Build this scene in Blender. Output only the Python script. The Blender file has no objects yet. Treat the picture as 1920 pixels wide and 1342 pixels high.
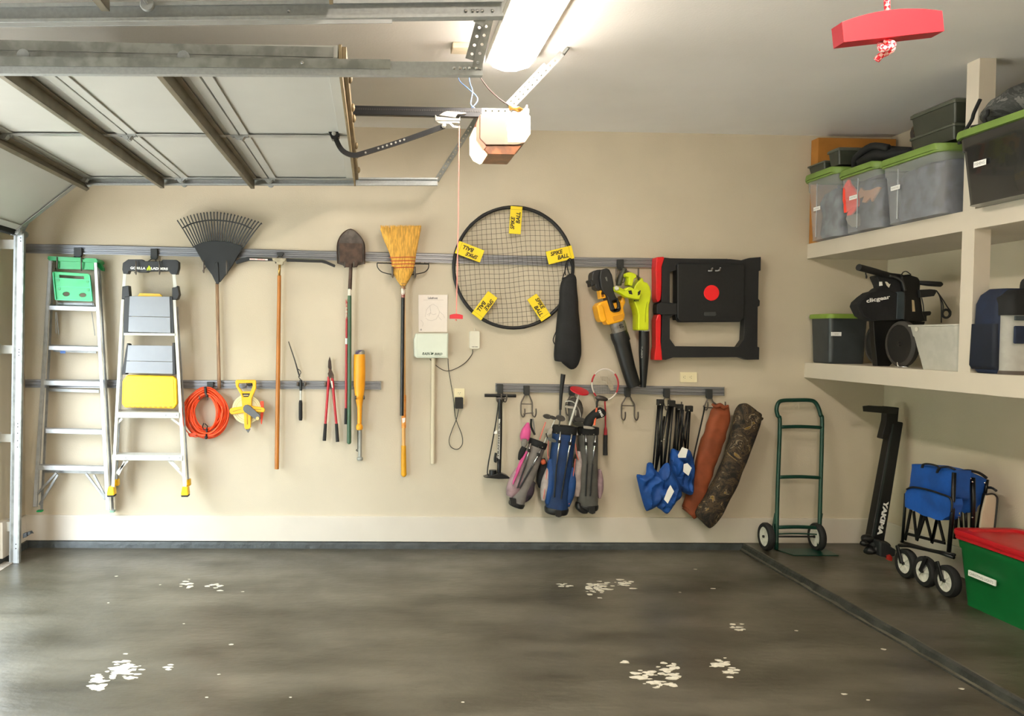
import bpy, bmesh, math, random
from mathutils import Vector, Matrix, noise
from mathutils.geometry import tessellate_polygon
R = random.Random(7)
V = Vector
sc = bpy.context.scene
COL = sc.collection

# ------------------------------------------------------------------ camera
FPX, CX, CY = 1510.0, 747.0, 671.0
H, D = 1.578, 5.95                       # eye height; distance to the back wall
ey = V((702 - CX, 629 - CY, FPX)).normalized()
ex = V((51000 - CX, 1202 - CY, FPX)); ex = (ex - ex.dot(ey) * ey).normalized()
ez = ex.cross(ey)                        # world up seen in camera axes (x right, y down, z forward)
if ez.y > 0: ez = -ez
cam = bpy.data.cameras.new('camera'); co = bpy.data.objects.new('camera', cam); COL.objects.link(co)
cam.sensor_width = 36; cam.lens = FPX / 1920 * 36; cam.shift_x = (960 - CX) / 1920; cam.clip_start = .05
rw = V((ex.x, ey.x, ez.x)); dw = V((ex.y, ey.y, ez.y)); fw = V((ex.z, ey.z, ez.z))
m = Matrix((rw, -dw, -fw)).transposed().to_4x4(); m.translation = V((0, 0, H)); co.matrix_world = m
sc.camera = co

# ------------------------------------------------------------------ light
w = bpy.data.worlds.new('world'); sc.world = w; w.use_nodes = True
bg = w.node_tree.nodes['Background']; bg.inputs[0].default_value = (.80, .91, 1.0, 1); bg.inputs[1].default_value = 13.5
sc.view_settings.view_transform = 'Standard'; sc.view_settings.look = 'None'
sc.view_settings.exposure = 0.65; sc.view_settings.gamma = 1.0; sc.view_settings.use_curve_mapping = False
LAMP_E, BULB_E = 40.0, 14.0
sun = bpy.data.lights.new('sun', 'SUN'); sun.energy = 42; sun.angle = .02; sun.color = (1, .98, .95)
so = bpy.data.objects.new('sun', sun); COL.objects.link(so); so.rotation_euler = V((-.12, .62, -.8)).to_track_quat('-Z', 'Y').to_euler()
def portal(x, y0, y1, z1):
    l = bpy.data.lights.new('opening_portal', 'AREA'); l.shape = 'RECTANGLE'; l.size = y1 - y0; l.size_y = z1; l.cycles.is_portal = True
    o = bpy.data.objects.new('opening_portal', l); COL.objects.link(o)
    o.location = (x, (y0 + y1) / 2, z1 / 2); o.rotation_euler = V((1, 0, 0)).to_track_quat('-Z', 'Z').to_euler()
    o.rotation_euler = (math.pi / 2, 0, -math.pi / 2)

# ------------------------------------------------------------------ pixel -> place
def ray(px, py):
    c = V((px - CX, py - CY, FPX)); return V((c.dot(ex), c.dot(ey), c.dot(ez)))
def W(px, py, X=None, Y=None, Z=None):
    d = ray(px, py)
    t = X / d.x if X is not None else (Y / d.y if Y is not None else (Z - H) / d.z)
    return V((0, 0, H)) + d * t
QO = 0.0
def q(px, py, off=0.0): return W(px, py, Y=D - off - QO)      # a point in front of the back wall
PX = D / FPX                                              # metres per picture pixel at the back wall

# ------------------------------------------------------------------ materials
def lin(h):
    h = h.lstrip('#'); c = [int(h[i:i+2], 16) / 255 for i in (0, 2, 4)]
    return tuple((x / 12.92 if x <= .04045 else ((x + .055) / 1.055) ** 2.4) for x in c) + (1,)
MC = {}
def mat(name, hexc, rough=.5, metal=0, var=.08, vs=8, bump=0, bs=40, spec=.5, emit=None, es=0, alpha=1, trans=0, hex2=None, lo=.4, hi=.6, coat=0, stretch=None):
    if name in MC: return MC[name]
    mt = bpy.data.materials.new(name); mt.use_nodes = True; nt = mt.node_tree; N = nt.nodes; L = nt.links
    b = N['Principled BSDF']; b.inputs['Roughness'].default_value = rough; b.inputs['Metallic'].default_value = metal
    b.inputs['Specular IOR Level'].default_value = spec; b.inputs['Coat Weight'].default_value = coat
    b.inputs['Alpha'].default_value = alpha; b.inputs['Transmission Weight'].default_value = trans
    tc = N.new('ShaderNodeTexCoord'); mp = N.new('ShaderNodeMapping'); L.new(tc.outputs['Object'], mp.inputs[0])
    if stretch: mp.inputs['Scale'].default_value = stretch
    n = N.new('ShaderNodeTexNoise'); n.inputs['Scale'].default_value = vs; n.inputs['Detail'].default_value = 4; L.new(mp.outputs[0], n.inputs['Vector'])
    c = lin(hexc); cr = N.new('ShaderNodeValToRGB'); L.new(n.outputs[0], cr.inputs[0]); L.new(cr.outputs[0], b.inputs['Base Color'])
    cr.color_ramp.elements[0].position = lo; cr.color_ramp.elements[1].position = hi
    if hex2: cr.color_ramp.elements[0].color = c; cr.color_ramp.elements[1].color = lin(hex2)
    else:
        cr.color_ramp.elements[0].color = tuple(x * (1 - var) for x in c[:3]) + (1,)
        cr.color_ramp.elements[1].color = tuple(min(1, x * (1 + var)) for x in c[:3]) + (1,)
    if bump:
        n2 = N.new('ShaderNodeTexNoise'); n2.inputs['Scale'].default_value = bs; n2.inputs['Detail'].default_value = 3; L.new(mp.outputs[0], n2.inputs['Vector'])
        bp = N.new('ShaderNodeBump'); bp.inputs['Strength'].default_value = bump; bp.inputs['Distance'].default_value = .01
        L.new(n2.outputs[0], bp.inputs['Height']); L.new(bp.outputs[0], b.inputs['Normal'])
    if emit: b.inputs['Emission Color'].default_value = lin(emit); b.inputs['Emission Strength'].default_value = es
    MC[name] = mt; return mt

# ------------------------------------------------------------------ objects
def thing(name, label, cat, loc, group=None):
    o = bpy.data.objects.new(name, None); COL.objects.link(o); o.location = loc; o.empty_display_size = .1
    o['label'] = label; o['category'] = cat
    if group: o['group'] = group
    return o
class G:
    """collects faces given in world places; done() links them as one object"""
    def __init__(s): s.bm = bmesh.new()
    def quad(s, vs):
        return s.bm.faces.new([s.bm.verts.new(v) for v in vs])
    def hexa(s, a, b):                    # a, b: matching rings of 4+ points
        va = [s.bm.verts.new(p) for p in a]; vb = [s.bm.verts.new(p) for p in b]; n = len(va)
        s.bm.faces.new(va[::-1]); s.bm.faces.new(vb)
        for i in range(n): s.bm.faces.new((va[i], va[(i+1) % n], vb[(i+1) % n], vb[i]))
        return s
    def box(s, lo, hi):
        x0, y0, z0 = lo; x1, y1, z1 = hi
        return s.hexa([V((x0,y0,z0)), V((x1,y0,z0)), V((x1,y1,z0)), V((x0,y1,z0))], [V((x0,y0,z1)), V((x1,y0,z1)), V((x1,y1,z1)), V((x0,y1,z1))])
    def obox(s, c, u, v, w_):             # centre and three half-axes
        c, u, v, w_ = V(c), V(u), V(v), V(w_)
        return s.hexa([c-u-v-w_, c+u-v-w_, c+u+v-w_, c-u+v-w_], [c-u-v+w_, c+u-v+w_, c+u+v+w_, c-u+v+w_])
    def bar(s, p, r, wd, th, up=(0, -1, 0)):   # flat bar p->r, th along up, wd across
        p, r, up = V(p), V(r), V(up); t = (r - p).normalized(); a = t.cross(up).normalized() * wd / 2; b_ = a.cross(t).normalized() * th / 2
        return s.hexa([p-a-b_, p+a-b_, p+a+b_, p-a+b_], [r-a-b_, r+a-b_, r+a+b_, r-a+b_])
    def prism(s, loops, vec):             # outer loop (and holes) of coplanar places, extruded by vec
        if not isinstance(loops[0], (list, tuple)) : loops = [loops]
        vec = V(vec); flat = [V(p) for l in loops for p in l]
        tris = tessellate_polygon([[V(p) for p in l] for l in loops])
        a = [s.bm.verts.new(p) for p in flat]; b_ = [s.bm.verts.new(p + vec) for p in flat]
        for t in tris:
            try: s.bm.faces.new([a[i] for i in t]); s.bm.faces.new([b_[i] for i in t][::-1])
            except ValueError: pass
        k = 0
        for l in loops:
            n = len(l)
            for i in range(n): s.bm.faces.new((a[k+i], a[k+(i+1) % n], b_[k+(i+1) % n], b_[k+i]))
            k += n
        return s
    def loft(s, rings, cap=True, closed=False):
        vs = [[s.bm.verts.new(p) for p in r] for r in rings]; n = len(vs[0]); m_ = len(vs)
        for j in range(m_ if closed else m_ - 1):
            A, B = vs[j], vs[(j+1) % m_]
            for i in range(n): s.bm.faces.new((A[i], A[(i+1) % n], B[(i+1) % n], B[i]))
        if cap and not closed: s.bm.faces.new(vs[0][::-1]); s.bm.faces.new(vs[-1])
        return s
    def tube(s, pts, r, n=8, closed=False, flat=1.0):
        pts = [V(p) for p in pts]; m_ = len(pts); rr = r if isinstance(r, (list, tuple)) else [r] * m_
        rings = []; up = None
        for i, p in enumerate(pts):
            if closed: t = pts[(i+1) % m_] - pts[i-1]
            else: t = pts[min(i+1, m_-1)] - pts[max(i-1, 0)]
            t.normalize()
            if up is None: up = V((0, 1, 0)) if abs(t.y) < .9 else V((0, 0, 1))
            up = (up - t * up.dot(t)).normalized(); sd = t.cross(up)
            rings.append([p + (up * math.cos(a) * flat + sd * math.sin(a)) * rr[i] for a in [2*math.pi*k/n for k in range(n)]])
        return s.loft(rings, closed=closed)
    def lathe(s, p, axis, prof, n=20):    # prof: (distance along axis, radius)
        p, ax = V(p), V(axis).normalized(); u = ax.orthogonal().normalized(); v = ax.cross(u)
        return s.loft([[p + ax * t + (u * math.cos(a) + v * math.sin(a)) * max(r, 1e-4) for a in [2*math.pi*k/n for k in range(n)]] for t, r in prof])
    def ball(s, c, r, n=12):
        rx, ry, rz = r if isinstance(r, (tuple, list)) else (r, r, r)
        return s.loft([[V(c) + V((rx*math.sin(f)*math.cos(a), ry*math.sin(f)*math.sin(a), -rz*math.cos(f))) for a in [2*math.pi*k/n for k in range(n)]] for f in [math.pi*(j+.02)/(8.04) for j in range(9)]])
    def spin(s, p, axis, prof, n=32):     # closed profile swept round an axis
        p, ax = V(p), V(axis).normalized(); u = ax.orthogonal().normalized(); v = ax.cross(u)
        return s.loft([[p + ax*t + (u*math.cos(a)+v*math.sin(a))*r for t, r in prof] for a in [2*math.pi*k/n for k in range(n)]], closed=True)
    def torus(s, c, axis, Rr, r, n=32, k=8, flat=1.0):
        ax = V(axis).normalized(); u = ax.orthogonal().normalized(); v = ax.cross(u); c = V(c)
        rings = []
        for i in range(n):
            a = 2*math.pi*i/n; d = u*math.cos(a) + v*math.sin(a)
            rings.append([c + d*(Rr + r*math.cos(b_)) + ax*(r*flat*math.sin(b_)) for b_ in [2*math.pi*j/k for j in range(k)]])
        return s.loft(rings, closed=True)
    def wrinkle(s, amp, freq, seed=0):
        for v in s.bm.verts: v.co += noise.noise_vector(v.co * freq + V((seed*7.3, seed, 0))) * amp
        return s
    def done(s, name, mt, parent=None, smooth=None, bevel=0, label=None, cat=None, group=None, kind=None, sub=0, origin=None, nodes=None):
        bm = s.bm; bmesh.ops.recalc_face_normals(bm, faces=bm.faces)
        if origin is None:
            if parent is not None:
                pr = parent; origin = V((0,0,0))
                while pr is not None: origin = origin + V(pr.location); pr = pr.parent
            else:
                xs = [v.co for v in bm.verts]
                origin = V((sum(c.x for c in xs)/len(xs), sum(c.y for c in xs)/len(xs), min(c.z for c in xs)))
        origin = V(origin)
        for v in bm.verts: v.co -= origin
        me = bpy.data.meshes.new(name); bm.to_mesh(me); bm.free()
        o = bpy.data.objects.new(name, me); COL.objects.link(o)
        for x in (mt if isinstance(mt, (list, tuple)) else [mt]): me.materials.append(x)
        if parent is not None: o.parent = parent
        else: o.location = origin
        if smooth is not None and smooth is not False:
            me.shade_smooth()
            if smooth is not True: me.set_sharp_from_angle(angle=math.radians(smooth))
        if bevel:
            b = o.modifiers.new('bevel', 'BEVEL'); b.width = bevel; b.segments = 2; b.limit_method = 'ANGLE'; b.angle_limit = math.radians(40)
        if sub:
            b = o.modifiers.new('sub', 'SUBSURF'); b.levels = sub; b.render_levels = sub
        if label: o['label'] = label
        if cat: o['category'] = cat
        if group: o['group'] = group
        if kind: o['kind'] = kind
        return o
def arc(c, r, a0, a1, n, u=(1,0,0), v=(0,0,1)):
    c, u, v = V(c), V(u), V(v)
    return [c + (u*math.cos(math.radians(a0+(a1-a0)*i/n)) + v*math.sin(math.radians(a0+(a1-a0)*i/n)))*r for i in range(n+1)]
def smooth_path(pts, k=6, closed=False):
    pts = [V(p) for p in pts]; n = len(pts); out = []
    for i in range(n if closed else n-1):
        g = (lambda j: pts[j % n]) if closed else (lambda j: pts[max(0, min(n-1, j))])
        p0, p1, p2, p3 = g(i-1), g(i), g(i+1), g(i+2)
        for j in range(k):
            t = j/k; out.append(.5*((2*p1)+(p2-p0)*t+(2*p0-5*p1+4*p2-p3)*t*t+(-p0+3*p1-3*p2+p3)*t**3))
    if not closed: out.append(pts[-1])
    return out
def rrect(x0, y0, x1, y1, r, n=4):        # rounded rectangle outline in picture pixels
    o = []
    for cx, cy, a in ((x1-r, y0+r, -90), (x1-r, y1-r, 0), (x0+r, y1-r, 90), (x0+r, y0+r, 180)):
        for i in range(n+1):
            t = math.radians(a + 90*i/n); o.append((cx + r*math.cos(t), cy + r*math.sin(t)))
    return o
def wl(pts, off): return [q(x, y, off) for x, y in pts]
def slab(pts, off0, off1, holes=()):      # outline in picture pixels on the wall side plane off0, thickness towards the room to off1
    g = G(); return g.prism([wl(pts, off1)] + [wl(h, off1) for h in holes], V((0, off1-off0, 0)))
def words(txt, c, right, up, height, width, mt, parent, name='lettering', shear=0, bold=.0, depth=.0008, out=None):
    cu = bpy.data.curves.new('t', 'FONT'); cu.body = txt; cu.align_x = 'CENTER'; cu.align_y = 'CENTER'; cu.size = 1; cu.offset = bold; cu.shear = shear; cu.resolution_u = 3
    to = bpy.data.objects.new('t', cu); COL.objects.link(to); bpy.context.view_layer.update()
    me = bpy.data.meshes.new_from_object(to); bpy.data.objects.remove(to)
    xs = [v.co.x for v in me.vertices]; ys = [v.co.y for v in me.vertices]
    mx, my = (min(xs)+max(xs))/2, (min(ys)+max(ys))/2; sx = width/(max(xs)-min(xs)); sy = height/(max(ys)-min(ys))
    right, up = V(right).normalized(), V(up).normalized(); nrm = right.cross(up); c = V(c)
    g = G(); g.bm.from_mesh(me); bpy.data.meshes.remove(me)
    for v in g.bm.verts: v.co = c + right*(v.co.x-mx)*sx + up*(v.co.y-my)*sy + nrm*depth
    return g.done(name, mt, parent)
# ------------------------------------------------------------------ the room
XL, XR, YB, CZ = W(47, 800, Y=D).x, W(1657, 760, Y=D).x, -1.5, W(1000, 244.3, Y=D).z
SLAB = W(1500, 1017.5, Y=D).z
XS = W(1388, 1030, Z=0.0).x
wallm = mat('wall_paint', '#c7bca6', .7, var=.02, vs=3, bump=.12, bs=120)
ceilm = mat('ceiling_paint', '#f0eeea', .8, var=.015, vs=2, bump=.1, bs=90)
trimm = mat('trim_paint', '#cfc7b9', .45, var=.02, vs=3)
whitem = mat('white_plastic', '#bdbdb5', .4, var=.02)
blackm = mat('black_plastic', '#141516', .45, var=.15)
rubber = mat('rubber', '#1b1b1b', .75, var=.15)
galv = mat('galvanized_steel', '#9fa3a3', .4, .3, var=.05, vs=70, bump=.05, bs=60)
galvd = mat('dull_steel', '#82847f', .5, .3, var=.2, vs=15)
alum = mat('aluminium', '#c9ccd0', .35, .55, var=.08, vs=14)
darkm = mat('dark_metal', '#3d3b39', .45, .6, var=.15)
chrome = mat('chrome', '#d9dadc', .15, 1, var=.03)
wood = mat('tan_wood', '#b98148', .45, var=.2, vs=6, stretch=(8, 8, .7))

def floor_material():
    mt = bpy.data.materials.new('painted_concrete'); mt.use_nodes = True; nt = mt.node_tree; N = nt.nodes; L = nt.links; b = N['Principled BSDF']
    tc = N.new('ShaderNodeTexCoord')
    def nz(scale, detail, stretch=(1,1,1)):
        mp = N.new('ShaderNodeMapping'); mp.inputs['Scale'].default_value = stretch; L.new(tc.outputs['Object'], mp.inputs[0])
        n = N.new('ShaderNodeTexNoise'); n.inputs['Scale'].default_value = scale; n.inputs['Detail'].default_value = detail; L.new(mp.outputs[0], n.inputs['Vector']); return n.outputs[0]
    def ramp(s, els):
        r = N.new('ShaderNodeValToRGB'); L.new(s, r.inputs[0]); e = r.color_ramp.elements
        e[0].position, e[0].color = els[0]; e[1].position, e[1].color = els[1]; return r.outputs[0]
    base = ramp(nz(1.6, 8, (.7, 1.6, 1)), [(.34, lin('#393529')), (.68, lin('#625d50'))])
    dark = ramp(nz(5, 5, (.6, 2.4, 1)), [(.55, (1,1,1,1)), (.85, (.6,.58,.55,1))])
    mx = N.new('ShaderNodeMix'); mx.data_type = 'RGBA'; mx.blend_type = 'MULTIPLY'; mx.inputs[0].default_value = 1; L.new(base, mx.inputs[6]); L.new(dark, mx.inputs[7])
    L.new(mx.outputs[2], b.inputs['Base Color'])
    rr = ramp(nz(3, 6), [(.3, (.28,.28,.28,1)), (.7, (.46,.46,.46,1))]); L.new(rr, b.inputs['Roughness'])
    b.inputs['Specular IOR Level'].default_value = .5
    bp = N.new('ShaderNodeBump'); bp.inputs['Strength'].default_value = .25; bp.inputs['Distance'].default_value = .01; L.new(nz(14, 5, (1, 2, 1)), bp.inputs['Height']); L.new(bp.outputs[0], b.inputs['Normal'])
    return mt
floorm = floor_material()
curbm = mat('curb_paint', '#3a3f3f', .45, var=.2, vs=12, bump=.5, bs=30)

def struct(g, name, mt, **k): return g.done(name, mt, kind='structure', origin=(0,0,0), **k)
struct(G().box((XL-.35, YB-.2, -.2), (XS, D+.2, 0)), 'floor', floorm)
# the raised slab under the shelves, its worn edge slightly uneven
fr = G(); n = 60
for s_, nm in ((1, 'top'),):
    A, B, C_ = [], [], []
    for i in range(n+1):
        y = YB + (D-YB)*i/n; j = .006*noise.noise(V((0, y*5, 3))); j2 = .004*noise.noise(V((5, y*9, 3)))
        A.append(V((XS+j-.012, y, 0))); B.append(V((XS+.012+j, y, SLAB-.012+j2))); C_.append(V((XS+.035+j2, y, SLAB)))
    Dd = [V((XR+.2, p.y, SLAB)) for p in C_]; E = [V((XR+.2, p.y, -.2)) for p in C_]; F = [V((XS-.01, p.y, -.2)) for p in C_]
    fr.loft([[A[i], B[i], C_[i], Dd[i], E[i], F[i]] for i in range(n+1)])
struct(fr, 'floor_raised', floorm)
se = G(); rows_ = []
for i in range(n+1):
    y = YB + (D-.03-YB)*i/n; j = .008*noise.noise(V((0, y*5, 3))); j2 = .006*noise.noise(V((5, y*9, 3)))
    rows_.append([V((XS-.016+j, y, -.002)), V((XS-.015+j, y, .005)), V((XS-.004+j, y, .008)), V((XS+.006+j, y, SLAB-.008+j2)), V((XS+.018+j2, y, SLAB+.003)), V((XS+.024+j*1.5, y, SLAB-.002)), V((XS+.02, y, -.002))])
se.loft(rows_); struct(se, 'trim_4', mat('step_paint', '#2e2f2b', .6, var=.35, vs=9, bump=.8, bs=25))
struct(G().box((XL-.3, D, -.1), (XR+.2, D+.15, CZ+.1)), 'wall_back', wallm)
struct(G().box((XR, YB-.2, -.1), (XR+.15, D+.1, CZ+.1)), 'wall_right', wallm)
struct(G().box((XL-.3, YB-.15, -.1), (XR+.2, YB, CZ+.1)), 'wall_front', wallm)
struct(G().box((XL-.3, YB-.2, CZ), (XR+.2, D+.2, CZ+.12)), 'ceiling', ceilm)
OP = ((3.1, 5.28), (.2, 2.55)); OZ = 2.3
wlg = G()
ys = [YB-.1, OP[1][0], OP[1][1], OP[0][0], OP[0][1], D+.1]
for i in (0, 2, 4): wlg.box((XL-.15, ys[i], -.1), (XL, ys[i+1], CZ+.05))
for a, b_ in OP: wlg.box((XL-.15, a, OZ), (XL, b_, CZ+.05))
struct(wlg, 'wall_left', wallm)
for a, b_ in OP: portal(XL-.2, a, b_, OZ)
struct(G().box((XL-9, YB-6, -.25), (XL-.12, D+6, -.03)), 'floor_driveway', mat('driveway_concrete', '#98948c', .85, var=.06, vs=4, bump=.2))
struct(G().box((XL-9.2, YB-8, -.1), (XL-8, D+8, 5.4)), 'wall_sky_block', mat('sky_block_green', '#4c5a3c', .9, var=.3, vs=3, bump=.5))  # unseen green slab, added to keep low skylight off the walls
struct(G().box((XL-.16, .1, -.03), (XL+.10, D-.40, .004)), 'floor_threshold', mat('bare_concrete', '#a39a8d', .85, var=.15, vs=20, bump=.4))
# skirting boards and the painted curb
zb0, zb1 = W(700, 1014.3, Y=D).z, W(700, 967.3, Y=D).z
struct(G().box((XL, D-.016, zb0), (XR, D+.01, zb1)), 'baseboard_back', trimm, bevel=.003)
struct(G().box((XR-.016, YB, SLAB+.003), (XR+.01, D-.016, zb1)), 'baseboard_right', trimm, bevel=.003)
struct(G().box((XL-.01, 5.42+.05, zb0), (XL+.016, D-.016, zb1)), 'baseboard_left', trimm, bevel=.003)
struct(G().box((XL-.01, 5.42+.06, zb0-.01), (XL+.05, 5.42+.19, zb1+.05)), 'trim_1', trimm, bevel=.003)
cg = G(); cg.bm.free(); cg.bm = bmesh.new()
rows = []
for i in range(121):
    x = XL + (XS+.03-XL)*i/120
    rows.append([V((x, D-.03-.004*noise.noise(V((x*6, 1, 0))), -.005)), V((x, D-.026-.004*noise.noise(V((x*9, 4, 0))), zb0*.55)), V((x, D-.022, zb0-.004)), V((x, D+.01, zb0-.002)), V((x, D+.01, -.005))])
cg.loft(rows); struct(cg, 'trim_2', curbm)
struct(G().box((XL-.01, 5.42+.02, -.005), (XL+.03, D-.02, zb0)), 'trim_3', curbm)

# worn paint flakes showing pale concrete: low uneven chips let into the floor
flake = mat('bare_flake', '#c9c3b2', .8, var=.1, vs=60)
def flakes(cx, cy, sx, sy, n_, seed):
    r = random.Random(seed); g = G()
    for _ in range(int(n_*1.5)):
        px, py = cx + r.gauss(0, sx/2.6), cy + r.gauss(0, sy/2.6); c = W(px, py, Z=0); rad = r.uniform(.007, .027); k = r.randint(6, 9); hz = r.uniform(.0006, .0022)
        pts = [c + V((math.cos(2*math.pi*i/k)*rad*r.uniform(.6, 1.3), math.sin(2*math.pi*i/k)*rad*r.uniform(.35, .75), hz)) for i in range(k)]
        g.prism([pts], (0, 0, -.004))
    return g
fl = G()
for a in ((182,1275,18,18,13,1),(232,1255,34,26,42,2),(186,1290,16,8,8,3),(355,1098,16,14,9,4),(408,1100,20,8,6,5),(1120,1102,24,18,26,6),(1168,1094,26,10,14,7),
          (1205,1266,26,16,16,8),(1255,1255,26,22,20,9),(1240,1280,40,12,10,10),(1352,1243,22,9,13,11),(1372,1260,16,10,8,12),(1385,1176,24,8,6,13),(1062,1096,18,5,5,14),(1172,1241,6,3,2,15),(317,1254,6,3,2,16)):
    b2 = flakes(*a); me = bpy.data.meshes.new('t'); b2.bm.to_mesh(me); fl.bm.from_mesh(me); bpy.data.meshes.remove(me)
for x, y in ((868,1316),(433,1208),(545,1307),(388,1307),(455,1109),(203,1130),(1275,1110),(1493,1182),(1695,1199),(1657,1217),(1802,1291),(1337,1103),(1304,1067),(1583,1301),(1628,1312),(345,1169),(218,1080),(320,1246),(410,1264),(300,1096)):
    c = W(x, y, Z=0 if x < 1600 else 0); k = 8; rd = R.uniform(.006, .014)
    fl.prism([[c + V((math.cos(2*math.pi*i/k)*rd*R.uniform(.7,1.3), math.sin(2*math.pi*i/k)*rd*R.uniform(.5,.9), .0008)) for i in range(k)]], (0,0,-.002))
o = fl.done('worn_paint_flake', flake, kind='stuff', label='pale flakes of bare concrete where the grey floor paint has worn off', cat='floor wear')

# ------------------------------------------------------------------ built-in shelves
XF = W(1508, 690, Y=D).x
shelfm = mat('shelf_paint', '#cbc2b2', .5, var=.02, vs=3)
shu = thing('built_in_shelving', 'cream built-in two-tier shelving running along the right wall', 'shelf', (XR-.3, 3.0, SLAB))
uz1, uz0 = W(1514, 457, X=XF).z, W(1512, 484.6, X=XF).z
lz1, lz0 = W(1509, 678.7, X=XF).z, W(1509, 707, X=XF).z
uz1 = (uz1 + W(1920, 373, X=XF).z)/2; uz0 = (uz0 + W(1920, 414.5, X=XF).z)/2
lz1 = (lz1 + W(1920, 705.3, X=XF).z)/2; lz0 = (lz0 + W(1920, 748, X=XF).z)/2
YS0 = 2.2
G().box((XF, YS0, uz0), (XR, D, uz1)).done('upper_shelf', shelfm, shu, bevel=.002)
G().box((XF, YS0, lz0), (XR, D, lz1)).done('lower_shelf', shelfm, shu, bevel=.002)
py1 = W(1801.7, 500, X=XF).y; py0 = W(1825.0, 500, X=XF).y
G().box((XF, py0, lz1-.002), (XF+.093, py1, uz0+.002)).done('post', shelfm, shu, bevel=.002)
G().box((XF, py0, uz1-.002), (XF+.093, py1, CZ)).done('post', shelfm, shu, bevel=.002)
# ceiling fixture
lf = thing('ceiling_light', 'long white glowing fluorescent ceiling light with rounded lens', 'light', W(960, 60, Z=CZ))
ly1 = W(960, 126, Z=CZ-.07).y; lx = W(962, 110, Z=CZ-.06).x; lw = .125; ly0 = ly1 - 1.24
diff = mat('lit_lens', '#ffffff', .4, var=0, emit='#fff3e6', es=LAMP_E)
def oct_ring(y, k=1.0): return [V((lx-lw*k, y, CZ-.015)), V((lx-lw*k, y, CZ-.045)), V((lx-lw*.8*k, y, CZ-.078)), V((lx-lw*.4*k, y, CZ-.092)), V((lx+lw*.4*k, y, CZ-.092)), V((lx+lw*.8*k, y, CZ-.078)), V((lx+lw*k, y, CZ-.045)), V((lx+lw*k, y, CZ-.015))]
G().loft([oct_ring(ly0+.0, .7), oct_ring(ly0+.02, .95), oct_ring(ly0+.05), oct_ring(ly1-.05), oct_ring(ly1-.02, .95), oct_ring(ly1, .7)]).done('lens', diff, lf, smooth=50)
G().box((lx-lw-.006, ly0-.01, CZ-.045), (lx+lw+.006, ly1+.01, CZ)).done('housing', whitem, lf, bevel=.003)

fill_lamp = thing('ceiling_light', 'second long fluorescent ceiling light, behind the viewer', 'light', (1.0, -.6, CZ))  # unseen fill lamp, added to light the room more evenly
def oct2(y, k=1.0): return [p_ + V((0, 0, 0)) for p_ in oct_ring(y, k)]
fill_lens = mat('fill_lens_glow', '#ffffff', .4, var=0, emit='#fff3e6', es=LAMP_E*3.2)
G().loft([oct2(-1.2, .7), oct2(-1.18, .95), oct2(-1.15), oct2(0.0), oct2(.03, .95), oct2(.05, .7)]).done('lens', fill_lens, fill_lamp, smooth=50)
G().box((lx-lw-.006, -1.21, CZ-.045), (lx+lw+.006, .06, CZ)).done('housing', whitem, fill_lamp, bevel=.003)
# ------------------------------------------------------------------ garage doors, tracks, opener
doorm = mat('door_skin', '#b4b5b0', .45, var=.02, vs=3)
stilem = mat('stile_steel', '#a9abaa', .4, .5, var=.1)
strutm = mat('strut_steel', '#7d7666', .45, .5, var=.12)
edgem = mat('door_edge', '#8a7a5c', .5, .3, var=.15)
def perf(g, p, r, wd, nrm, th=.0025, pitch=.034, hr=.0065):
    """perforated steel strip p->r, width wd, holes right through"""
    p, r, nrm = V(p), V(r), V(nrm).normalized(); t = (r-p); Ln = t.length; t.normalize(); s_ = t.cross(nrm).normalized(); nn = s_.cross(t).normalized()
    f = lambda a, b_: p + t*a + s_*b_
    outer = [f(0, -wd/2), f(Ln, -wd/2), f(Ln, wd/2), f(0, wd/2)]
    holes = []; k = int((Ln-.03)/pitch)
    for i in range(k):
        a = .022 + i*pitch
        holes.append([f(a + hr*math.cos(2*math.pi*j/6), hr*math.sin(2*math.pi*j/6)) for j in range(6)])
    g.prism([outer]+holes, nn*th); return g
def angle_iron(p, r, wd, n1, n2, name, mt, parent, **k):
    g = G(); n1, n2 = V(n1).normalized(), V(n2).normalized(); t = (V(r)-V(p)).normalized(); s_ = t.cross(n1).normalized()
    perf(g, p, r, wd, n1, **k)
    o = s_*wd/2*(1 if s_.dot(n2) > 0 else -1)
    n3 = s_ * (1 if s_.dot(n2) > 0 else -1)
    perf(g, V(p)+o+n1*wd/2*-1, V(r)+o+n1*wd/2*-1, wd, n3, **k)
    return g.done(name, mt, parent)

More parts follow.
